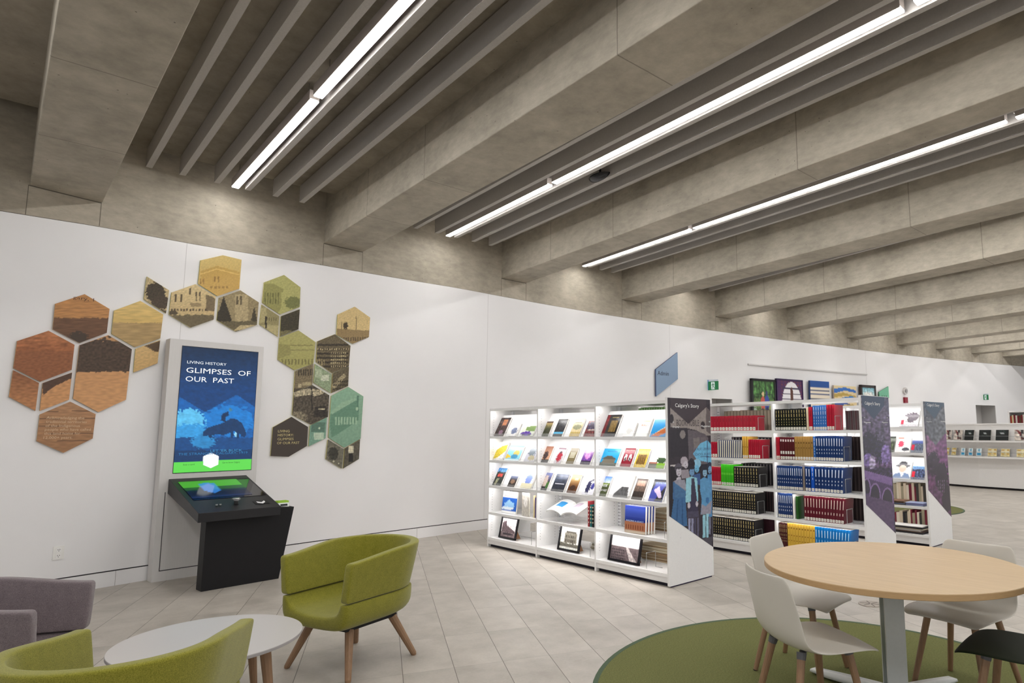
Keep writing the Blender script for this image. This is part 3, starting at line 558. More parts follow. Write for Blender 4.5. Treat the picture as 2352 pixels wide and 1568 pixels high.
# ---------------------------------------------------------------- kiosk
T3 = V((-.119, .993, 0)); K0 = V((-7.80, 1.053, 0)); ka = math.atan2(T3.y, T3.x)       # local x = along the wall, local y: into the wall (+), out to the room (-)
ke = empty('information_kiosk', K0, ka, 'white panel kiosk with tall blue lit screen and black angled console', 'kiosk')
m = MB(); m.box(.0, .90, .0, .14, 0, 2.43, (214, 211, 208)); m.build('back_panel', simple('whitewashed_board', (212, 209, 206), .5, .05, 14, stretch=(6, 6, .5)), ke, bevel=.012)
m = MB()
for q in ((.056, .062, .10, .87), (.056, .80, .098, .106)): m.box(q[0], q[1], -.002, .001, q[2], q[3], (60, 58, 60))
m.build('access_panel', m_matte, ke)
KM = homog([713.848885, 48.432896, 17.994159, 70.055332, -583.086861, 1460.924308, 0.123478, 0.01878]); KI = KM.inverted()
SC = [('g', (20, 40, 66), (10, 66, 122), 90, 330), ('g', (20, 42, 70), (8, 60, 116), 88, 340), ('p', (10, 92, 166), [(180, 380), (330, 470), (515, 370), (620, 440), (620, 800), (100, 800)]), ('b', (20, 120, 200), 470, 520, 150, 90), ('b', (90, 186, 232), 235, 525, 95, 75), ('b', (50, 150, 214), 250, 600, 130, 60), ('h', (12, 70, 128), 618, 6), ('b', (40, 130, 190), 320, 640, 70, 40),
      ('p', (6, 52, 96), [(318, 612), (322, 580), (350, 560), (395, 545), (430, 535), (480, 508), (515, 512), (545, 535), (560, 565), (570, 600), (560, 616), (540, 612), (534, 590), (528, 600), (526, 622), (514, 622), (512, 585), (492, 580), (498, 604), (492, 622), (480, 620), (478, 590), (440, 604), (400, 600), (370, 606), (366, 622), (352, 620), (350, 606)]), ('e', (150, 214, 240), 508, 600, 7, 14), ('p', (8, 48, 88), [(420, 520), (430, 480), (465, 465), (470, 490), (450, 500), (452, 530)]), ('e', (60, 120, 150), 478, 456, 9, 10), ('n', .1, 30, 20), ('h', (10, 56, 104), 690, 14), ('m', (10, 50, 92), .5, [(120, 700), (620, 690), (610, 760), (120, 770)]), ('n', .1, 16, 8),
      ('p', (96, 220, 80), [(120, 764), (590, 742), (585, 800), (120, 826)]), ('p', (244, 250, 250), [(366, 708), (410, 727), (407, 775), (363, 796), (319, 777), (321, 727)])]
m = MB(); sp_ = [(.112, 1.058), (.842, 1.058), (.842, 2.36), (.112, 2.36)]
raster(m, sp_, .0085, lambda a, b: picture(SC, *happ(KM, a, b)), lambda a, b: V((a, -.004, b)))
m.box(.108, .846, -.0035, .02, 1.052, 2.366, (8, 8, 10))
scr = m.build('display_screen', m_screen, ke)
m = MB()
def ktext(s, x0, x1, yb, h, col, bold=0, slope=0):
    p = happ(KI, x0, yb); q = happ(KI, x1, yb + slope); r_ = happ(KI, x0, yb - h)
    text_mb(m, s, abs(q[0] - p[0]), (p[0], -.0055, p[1]), (1, 0, 0), (0, 0, 1), col, 0, abs(r_[1] - p[1]), 0, 'L', bold)
ktext('LIVING HISTORY', 226, 455, 187, 16, (240, 246, 252)); ktext('GLIMPSES  OF', 220, 595, 240, 30, (250, 252, 255)); ktext('OUR  PAST', 216, 498, 291, 30, (250, 252, 255))
ktext("LET 'ER BUCK", 360, 545, 702, 14, (60, 140, 190)); ktext('THE STRANGER  CALGARY, 1919', 175, 575, 722, 14, (44, 120, 176)); ktext('Scan a card', 202, 268, 780, 9, (30, 70, 30)); ktext('Get to know Calgary', 430, 532, 768, 9, (30, 70, 30))
def kpoly(pts, col, lift):
    m.face([(happ(KI, *p)[0], lift, happ(KI, *p)[1]) for p in pts], col)
m.face([(.1125, -.0048, 1.0585), (.8415, -.0048, 1.0585), (.8415, -.0048, happ(KI, 583, 743)[1]), (.1125, -.0048, happ(KI, 133, 765)[1])], (96, 214, 80)); kpoly([(366, 708), (410, 727), (407, 775), (363, 796), (319, 777), (321, 727)], (244, 250, 250), -.0052)
m.build('lettering', m_screen, scr)
# console: wedge top
m = MB(); x0, x1, D_ = .08, .80, .93
def wedge(xa, xb, zb, zf, tb, tf): 
    return [V((xa, 0, zb)), V((xa, -D_, zf)), V((xa, -D_, zf - tf)), V((xa, 0, zb - tb))], [V((xb, 0, zb)), V((xb, -D_, zf)), V((xb, -D_, zf - tf)), V((xb, 0, zb - tb))]
A, B = wedge(x0, x1, 1.0, .73, .145, .085); m.face(A[::-1]); m.face(B)
for i in range(4): m.face([A[i], A[(i + 1) % 4], B[(i + 1) % 4], B[i]])
m.build('console_top', m_char, ke, bevel=.004, weld=True)
def ct(x, d, lift=0): return V((x, -d * D_, 1.0 - .27 * d + lift))
m = MB(); m.face([ct(.13, .12, .003), ct(.70, .12, .003), ct(.70, .66, .003), ct(.13, .66, .003)][::-1], (10, 10, 12)); m.face([ct(.70, .12, .003), ct(.78, .12, .003), ct(.78, .66, .003), ct(.70, .66, .003)][::-1], (12, 12, 14))
refl = MB()
REFL = [('bg', (8, 18, 50)), ('n', .6, .05, .08), ('r', (88, 190, 60), 0, 0, 1, .38), ('p', (60, 150, 250), [(.42, .12), (.56, .2), (.56, .62), (.42, .78), (.3, .62), (.3, .2)]), ('r', (20, 40, 90), .0, .9, 1, 1)]  # reflection of the tall screen in the console glass, painted as colours
raster(refl, [(.13, .12), (.66, .12), (.66, .62), (.13, .62)], .02, lambda a, b: picture(REFL, (a - .13) / .53, (b - .12) / .5), lambda a, b: ct(a, b, .005))
refl.v = refl.v; glass = m.build('touch_glass', simple('black_glass', (8, 8, 10), .08, .02, 3, spec=.8), ke)
refl.build('screen_reflection', painted('painted_reflection', .1, .32), ke)  # self-lit sheet on the glass that carries the painted screen reflection
m = MB(); p = ct(.44, .84, 0); m.tube([p, p + V((0, 0, .03)), p + V((0, 0, .045))], [.02, .016, .036], 16, (190, 190, 195)); m.tube([p + V((0, 0, .045)), p + V((0, 0, .06))], [.04, .03], 16, (205, 205, 210)); m.build('control_knob', m_metal, ke, smooth=True)
m = MB()
for dx in (0, .03): p = ct(.27 + dx, .85, .006); m.tube([p, p + V((0, 0, .012))], .011, 10, (200, 200, 205))
m.build('button', m_metal, ke)
m = MB(); m.face([ct(.60, .8, .004), ct(.73, .8, .004), ct(.73, .9, .004), ct(.60, .9, .004)][::-1], (4, 4, 5)); m.face([ct(.625, .83, .006), ct(.665, .86, .006), ct(.70, .82, .006), ct(.70, .86, .006), ct(.665, .9, .006), ct(.625, .87, .006)][::-1], (230, 230, 230)); m.build('card_reader', m_print, ke)
m = MB(); base = [V((.185, -.66, 0)), V((.185, -.80, 0)), V((.87, -.80, 0)), V((.87, -.66, 0))]; top = [V((.19, -.66, .77)), V((.19, -.80, .715)), V((.985, -.80, .70)), V((.985, -.66, .70))]
m.face(base[::-1]); m.face(top)
for i in range(4): m.face([base[i], base[(i + 1) % 4], top[(i + 1) % 4], top[i]])
m.build('pedestal', m_black, ke, bevel=.003, weld=True)
m = MB(); m.box(.82, .97, -.79, -.67, .70, .703, (12, 12, 12)); m.build('brochure_pocket', m_matte, ke)
for i in range(5):
    o = MB(); o.box(0, .105, 0, .003, 0, .062, (236, 240, 236)); o.box(-.0002, .1052, -.0004, .0034, .042, .0622, (150, 190, 50)); o.box(.02, .09, -.0006, 0, .008, .03, (40, 44, 48))
    b = o.build('brochure', m_print, loc=K0 + T3 * .84 + V((.993, .119, 0)) * (.70 + i * .018) + V((0, 0, .704)), rot=(-.25, 0, ka))
    tag(b, 'small green-topped brochure standing in the pocket beside the kiosk console', 'brochure', 'brochures in the kiosk pocket')

# ---------------------------------------------------------------- bookcases
ROW = {1: (V((-4.116, 4.539, 0)), .021), 2: (V((-3.05, 6.363, 0)), .005), 3: (V((-3.19, 8.38, 0)), -.026)}
RW = {1: 1.02, 2: 1.06, 3: 1.04}; DEP = .67
HT = {1: 1.76, 2: 1.80, 3: 1.80}
LV = {1: [.12, .435, .772, 1.095, 1.402], 2: [.145, .474, .79, 1.128, 1.46], 3: [.14, .49, .825, 1.165, 1.50]}
def L(row, x, y, z=0):
    o, ph = ROW[row]; return o + V((math.cos(ph) * x - math.sin(ph) * y, math.sin(ph) * x + math.cos(ph) * y, z))
SLANT = math.tan(math.radians(27.5))
def bookcase(row, k, slanted, label, holes=True, led=True, thin_back=False):
    w = RW[row]; H = HT[row]; lv = LV[row]; e = empty('bookcase', L(row, -(k + 1) * w, 0), ROW[row][1], label, 'bookcase', 'white double-sided library bookcases')
    m = MB(); m.box(0, .022, 0, DEP, 0, H, (236, 235, 234))
    if holes:
        z = .2
        while z < H - .1:
            for yy in (.05, .27): m.box(.022, .0226, yy, yy + .005, z, z + .008, (120, 118, 120)); m.box(-.0006, 0, yy, yy + .005, z, z + .008, (120, 118, 120))
            z += .032
    m.build('side_panel', m_gloss, e)
    m = MB(); m.box(.022, w, .0, DEP, H - .022, H, (236, 235, 234)); m.box(.022, w, .0, .01, H - .032, H - .0219, (236, 235, 234)); m.build('top_panel', m_gloss, e)
    m = MB(); m.box(.022, w, .012, DEP - .012, .035, lv[0] - .024, (228, 226, 225)); m.build('plinth', m_gloss, e)
    m = MB(); m.box(.03, w - .01, .04, DEP - .04, 0, .036, (30, 26, 40)); m.build('toe_kick', m_matte, e)
    for i, z in enumerate(lv):
        m = MB(); m.box(.022, w, .0, .315, z - .022, z, (238, 237, 236)); m.box(.022, w, .0, .01, z - .031, z - .0219, (238, 237, 236)); s = m.build('shelf', m_gloss, e)
        m = MB(); m.box(.022, w, .355, DEP, z - .022, z, (236, 235, 234)); m.build('shelf', m_gloss, e)
        if i in slanted:
            m = MB(); b_ = .068; pts = [V((.024, b_ + d * SLANT, z + d)) for d in (0, .262)]
            q = [V((.024, b_, z)), V((w, b_, z)), V((w, b_ + .275 * SLANT, z + .275)), V((.024, b_ + .275 * SLANT, z + .275))]
            m.prism(q, V((0, .008, .002)), (240, 240, 240)); m.build('slanted_display_board', m_gloss, e)
            m = MB(); m.box(.024, w, -.002, .002, z - .02, z + .035, (235, 238, 240)); m.build('lip', m_acr, e)
        if led and i > 0:
            m = MB(); m.box(.05, w - .03, .014, .036, z - .027, z - .0222); m.build('light_strip', m_led2 if row == 2 else m_led, e)
    if led:
        m = MB(); m.box(.05, w - .03, .014, .036, H - .027, H - .0225); m.build('light_strip', m_led2 if row == 2 else m_led, e)
    m = MB()
    for xx in (.03, w - .055):
        m.box(xx, xx + .045, .322, .348, .03, H - .03, (222, 222, 224)); z = .16
        while z < H - .08: m.box(xx + .008, xx + .016, .3212, .322, z, z + .018, (110, 110, 114)); m.box(xx + .026, xx + .034, .3212, .322, z, z + .018, (110, 110, 114)); z += .034
    m.build('slotted_upright', m_gloss, e)
    return e
for k, nm in enumerate(('right', 'middle', 'left')):
    bookcase(1, k, (2, 3, 4), '%s unit of the nearest white bookcase row, with slanted display shelves' % nm)
for k, nm in enumerate(('right', 'middle', 'left')):
    bookcase(2, k, (), '%s unit of the second white bookcase row, full of bound volumes' % nm)
for k, nm in enumerate(('right', 'left')):
    bookcase(3, k, (2, 3, 4), '%s unit of the furthest white bookcase row, showing magazines' % nm, holes=False)

# end panels with printed graphics
PH = {1: homog([683.724561, -13.735896, 39.397652, 41.654578, -1035.258821, 1901.297613, 0.118179, 0.019679]), 2: homog([497.290512, -28.546826, 907.088373, 43.445851, -885.503731, 1725.24324, 0.107592, 0.018214]), 3: homog([336.503177, -38.227937, 451.000033, 33.945246, -718.540251, 1476.491177, 0.08447, 0.014787])}
PL, SK, BL, BD = (64, 54, 60), (196, 190, 200), (112, 180, 216), (70, 112, 156)
ART1 = [('bg', (52, 44, 52)), ('p', (150, 140, 136), [(40, 150), (390, 150), (445, 205), (445, 420), (380, 420), (300, 375), (200, 350), (40, 340)]), ('p', (44, 38, 46), [(40, 365), (210, 362), (215, 620), (40, 640)]), ('p', (96, 88, 94), [(210, 365), (300, 380), (380, 410), (410, 450), (410, 700), (220, 700)]), ('p', (120, 112, 112), [(262, 450), (325, 440), (325, 540), (270, 560)]), ('p', (110, 100, 104), [(335, 440), (385, 440), (392, 520), (335, 530)]), ('e', (130, 122, 120), 160, 412, 27, 42), ('e', (60, 52, 56), 356, 325, 22, 38), ('e', (50, 44, 50), 52, 260, 20, 44),
        ('r', (196, 190, 190), 40, 706, 180, 722), ('r', (34, 30, 38), 40, 724, 120, 1260), ('r', (40, 36, 46), 200, 700, 445, 900),
        ('p', BL, [(330, 500), (400, 468), (445, 520), (445, 690), (300, 660), (260, 600)]), ('r', (66, 76, 110), 396, 470, 402, 690), ('r', (60, 70, 100), 330, 625, 445, 632),
        # five women in a row
        ('e', (170, 160, 168), 174, 670, 36, 44), ('e', SK, 190, 705, 22, 34), ('p', (150, 142, 150), [(140, 760), (215, 750), (230, 830), (150, 840)]),
        ('e', (84, 78, 90), 118, 735, 36, 42), ('e', SK, 122, 775, 25, 44), ('p', SK, [(100, 830), (140, 825), (150, 870), (95, 880)]), ('p', (150, 150, 164), [(70, 865), (120, 850), (180, 850), (190, 900), (185, 1020), (75, 1040)]), ('p', BD, [(70, 870), (190, 960), (188, 1030), (75, 1035)]), ('p', (62, 104, 150), [(66, 870), (80, 870), (84, 1040), (64, 1040)]), ('p', (58, 104, 152), [(74, 1030), (186, 1020), (206, 1300), (160, 1300), (48, 1215)]), ('p', (44, 84, 130), [(110, 1040), (118, 1040), (110, 1260), (92, 1250)]), ('p', (44, 84, 130), [(150, 1040), (156, 1040), (168, 1290), (150, 1290)]),
        ('e', (140, 190, 216), 300, 695, 38, 44), ('e', BL, 298, 745, 22, 36), ('p', (60, 90, 140), [(265, 800), (330, 790), (335, 900), (270, 900)]),
        ('e', (36, 32, 44), 246, 700, 32, 56), ('e', (110, 150, 190), 250, 775, 24, 40), ('p', (150, 204, 220), [(192, 840), (245, 820), (300, 835), (312, 1060), (280, 1060), (272, 840), (245, 840), (240, 1070), (188, 1070)]), ('p', (56, 52, 76), [(245, 840), (272, 838), (300, 1060), (318, 1215), (205, 1222), (212, 1070), (240, 1060)]), ('e', SK, 220, 1100, 14, 30), ('e', SK, 298, 1085, 12, 28), ('m', (90, 84, 104), .5, [(205, 1160), (318, 1155), (318, 1215), (205, 1222)]),
        ('e', (44, 50, 70), 424, 712, 24, 32), ('e', (120, 160, 196), 424, 755, 17, 36), ('p', (84, 140, 190), [(400, 800), (445, 800), (445, 1210), (412, 1210)]),
        ('e', (40, 40, 54), 372, 752, 30, 46), ('e', (140, 180, 206), 376, 782, 20, 38), ('p', (92, 150, 194), [(330, 850), (370, 825), (420, 850), (438, 950), (430, 1090), (434, 1170), (335, 1190), (345, 1040), (328, 950)]), ('p', (150, 148, 162), [(345, 1090), (385, 1110), (442, 1050), (434, 1180), (335, 1192)]), ('e', (60, 110, 160), 400, 1050, 16, 30),
        ('r', (156, 156, 186), 215, 1225, 235, 1340), ('r', (140, 140, 170), 243, 1225, 265, 1370), ('r', (70, 66, 90), 272, 1225, 290, 1390), ('r', (90, 86, 110), 300, 1220, 318, 1405), ('r', (150, 200, 214), 355, 1190, 382, 1420), ('r', (158, 206, 220), 388, 1180, 412, 1410), ('r', (130, 130, 150), 418, 1210, 432, 1380), ('e', (26, 24, 30), 375, 1420, 26, 10), ('p', (78, 74, 84), [(330, 1425), (445, 1400), (445, 1520), (340, 1440)]),
        ('r', (56, 52, 66), 110, 772, 118, 776), ('r', (56, 52, 66), 126, 772, 134, 776), ('r', (96, 60, 76), 115, 794, 129, 798), ('r', (56, 52, 66), 184, 702, 192, 706), ('r', (56, 52, 66), 200, 702, 208, 706), ('r', (96, 60, 76), 189, 724, 203, 728), ('r', (56, 52, 66), 238, 766, 246, 770), ('r', (56, 52, 66), 254, 766, 262, 770), ('r', (96, 60, 76), 243, 788, 257, 792), ('r', (56, 52, 66), 287, 742, 295, 746), ('r', (56, 52, 66), 303, 742, 311, 746), ('r', (96, 60, 76), 292, 764, 306, 768), ('r', (56, 52, 66), 364, 776, 372, 780), ('r', (56, 52, 66), 380, 776, 388, 780), ('r', (96, 60, 76), 369, 798, 383, 802), ('r', (56, 52, 66), 412, 751, 420, 755), ('r', (56, 52, 66), 428, 751, 436, 755), ('r', (96, 60, 76), 417, 773, 431, 777), ('e', (60, 56, 66), 118, 737, 30, 12), ('e', (40, 40, 54), 374, 748, 24, 12), ('e', (36, 32, 44), 247, 736, 28, 16), ('w', (60, 104, 150), 92, 1040, 4, 1, 26, 260, 4, 255), 
        ('n', .09, 20, 20),
        ('p', PL, [(41, 52), (388, 52), (388, 150), (215, 310), (41, 155)]), ('m', (60, 52, 56), .55, [(388, 150), (445, 205), (445, 420), (388, 380)]), ('r', (96, 90, 92), 388, 60, 445, 66)]
ART2 = [('bg', (80, 68, 92)), ('g', (92, 88, 110), (96, 72, 110), 110, 800), ('r', (66, 58, 80), 880, 380, 905, 500), ('r', (70, 62, 84), 960, 400, 1040, 560), ('w', (110, 100, 130), 965, 410, 5, 10, 14, 15, 8, 7), ('b', (46, 40, 60), 900, 560, 90, 120), ('b', (52, 46, 70), 1010, 620, 60, 100), ('b', (120, 100, 160), 890, 690, 40, 60), ('b', (130, 108, 170), 1050, 640, 40, 90), ('b', (170, 156, 190), 930, 720, 30, 70), ('h', (60, 50, 78), 760, 16), ('n', .6, 24, 20), ('p', (128, 100, 156), [(855, 780), (1110, 850), (1110, 925), (860, 850)]), ('p', (80, 62, 100), [(855, 845), (1110, 920), (1120, 1360), (860, 1090)])]
for cx, rx, ty in ((880, 30, 860), (955, 42, 905), (1068, 46, 945)):
    ART2 += [('e', (136, 108, 162), cx, ty + 110, rx + 9, 120), ('e', (52, 46, 66), cx, ty + 120, rx, 115), ('r', (84, 66, 104), cx - 60, ty + 130, cx + 60, ty + 500)]
ART2 += [('p', (88, 70, 104), [(855, 1000), (1110, 1070), (1125, 1380), (855, 1110)]), ('n', .12, 20, 20), ('p', (50, 66, 92), [(836, 100), (1040, 100), (1040, 200), (945, 325), (840, 200)]), ('m', (76, 78, 102), .6, [(1040, 100), (1075, 100), (1080, 260), (1040, 205)])]
ART3 = [('g', (74, 78, 92), (90, 56, 90), 290, 600), ('p', (96, 98, 106), [(480, 320), (555, 205), (590, 260), (595, 440), (485, 560), (400, 460), (395, 310)]), ('m', (86, 88, 98), .7, [(395, 310), (478, 322), (485, 560), (400, 460)]), ('p', (116, 66, 114), [(485, 560), (570, 450), (600, 450), (620, 900), (560, 860), (500, 700)]), ('p', (136, 92, 130), [(405, 460), (485, 560), (500, 700), (410, 640)]), ('b', (58, 44, 62), 460, 720, 60, 110), ('b', (52, 40, 56), 540, 840, 60, 130), ('b', (50, 40, 54), 590, 1040, 50, 120), ('w', (110, 90, 116), 505, 870, 4, 4, 18, 30, 6, 22), ('b', (104, 60, 100), 450, 900, 26, 50), ('n', .45, 20, 26), ('p', (52, 74, 96), [(388, 140), (548, 140), (548, 200), (475, 320), (392, 225)]), ('m', (70, 92, 112), .7, [(548, 140), (578, 140), (583, 250), (548, 205)])]
ends = {1: (ART1, [(41, 54), (444, 67), (443, 1507), (30, 1203)], 'end panel of the nearest bookcase row, showing women by a bookmobile'), 2: (ART2, [(836, 112), (1073, 122), (1118, 1355), (870, 1090)], 'end panel of the second bookcase row, showing an arched bridge in purple'), 3: (ART3, [(388, 136), (577, 143), (629, 1200), (425, 958)], 'end panel of the furthest bookcase row, showing a street in purple')}
for r, (art, corners, lab) in ends.items():
    e = empty('end_panel', L(r, 0, 0), ROW[r][1], lab, 'bookcase end panel'); Hr = HT[r] + .025
    m = MB(); m.box(0.001, .028, -.006, DEP + .006, .012, Hr, (238, 237, 236)); m.build('panel_board', m_gloss, e, bevel=.003)
    m = MB(); m.box(0.004, .024, .02, DEP - .02, 0, .013, (40, 30, 60)); m.build('panel_foot', m_matte, e)
    PI_ = PH[r].inverted(); pts = [happ(PI_, *c) for c in corners]
    zl, zr = pts[3][1], pts[2][1]; poly = [(-.003, Hr - .004), (DEP + .003, Hr - .004), (DEP + .003, zr), (-.003, zl)]
    m = MB(); raster(m, poly, .006 if r == 1 else .0085, lambda a, b: picture(art, *happ(PH[r], a, b)), lambda a, b: V((.0292, a, b))); g_ = m.build('printed_graphic', m_gloss, e)
    m = MB()
    def pt_text(s, x0, x1, yb, h, col=(245, 245, 245), bold=0):
        p = happ(PI_, x0, yb); q = happ(PI_, x1, yb + (x1 - x0) * .03); s_ = happ(PI_, x0, yb - h)
        text_mb(m, s, abs(q[0] - p[0]), (.0292, p[0], p[1]), (0, 1, 0), (0, 0, 1), col, .0006, abs(s_[1] - p[1]), 0, 'L', bold)
    if r == 1:
        pt_text("Calgary's Story", 86, 318, 146, 36, bold=.008); pt_text('\u2190', 62, 80, 300, 16); pt_text('\u2192', 410, 428, 296, 16)
        pt_text('Display', 62, 128, 347, 18, bold=.01); pt_text('Magazines', 338, 428, 340, 18, bold=.01)
        pt_text('BOOKMOBILE', 100, 320, 330, 62, (56, 48, 52), .02); pt_text('PUBLIC LIBRARY', 275, 440, 568, 24, (50, 70, 110), .01); pt_text('SCHOOL BOARD', 275, 440, 620, 26, (50, 70, 110), .01)
    elif r == 2:
        pt_text("Calgary's Story", 862, 1000, 192, 28, bold=.008); pt_text('\u2190', 855, 866, 315, 12); pt_text('\u2192', 1060, 1070, 315, 12); pt_text('Magazines', 857, 915, 357, 12, bold=.02); pt_text('Magazines', 1018, 1070, 357, 12, bold=.02)
    else:
        pt_text("Calgary's Story", 407, 518, 205, 24, bold=.008); pt_text('\u2190', 403, 412, 312, 9); pt_text('\u2192', 566, 575, 312, 9); pt_text('Magazines', 404, 450, 349, 10, bold=.02); pt_text('Genealogy', 530, 574, 347, 10, bold=.02)
    m.build('lettering', m_print, g_)

# ---------------------------------------------------------------- display books (leaning, faces out)
def dbook(row, x0, x1, h, lv, shapes, label, th=.018, side=(236, 234, 228), name='book', cat='book', group=None, texts=(), dy=.045, lean=True, back=(120, 110, 100), z=None):
    w = x1 - x0; m = MB(); m.box(0, w, 0, th, 0, h, back); m.box(.002, w + .0004, .0015, th - .0015, -.0004 + .0008, h + .0004, side)
    nx = max(8, min(26, round(w / .0085)))
    raster(m, [(0, 0), (w, 0), (w, h), (0, h)], w / nx, lambda a, b: picture(shapes, a / w, 1 - b / h), lambda a, b: V((a, -.0006, b)))
    for s, a, b, wd, hh, col in texts: text_mb(m, s, wd * w, (a * w, -.0012, (1 - b) * h), (1, 0, 0), (0, 0, 1), col, 0, hh * h, 0, 'L', .01)
    zz = LV[row][lv] + .003 if z is None else z
    o = m.build(name, m_gloss, loc=L(row, x0, dy, zz), rot=(-math.radians(27.5) if lean is True else (lean or 0), 0, ROW[row][1])); tag(o, label, cat, group); return o
WT = (244, 243, 240)
GR = 'books facing out on the nearest display shelves'
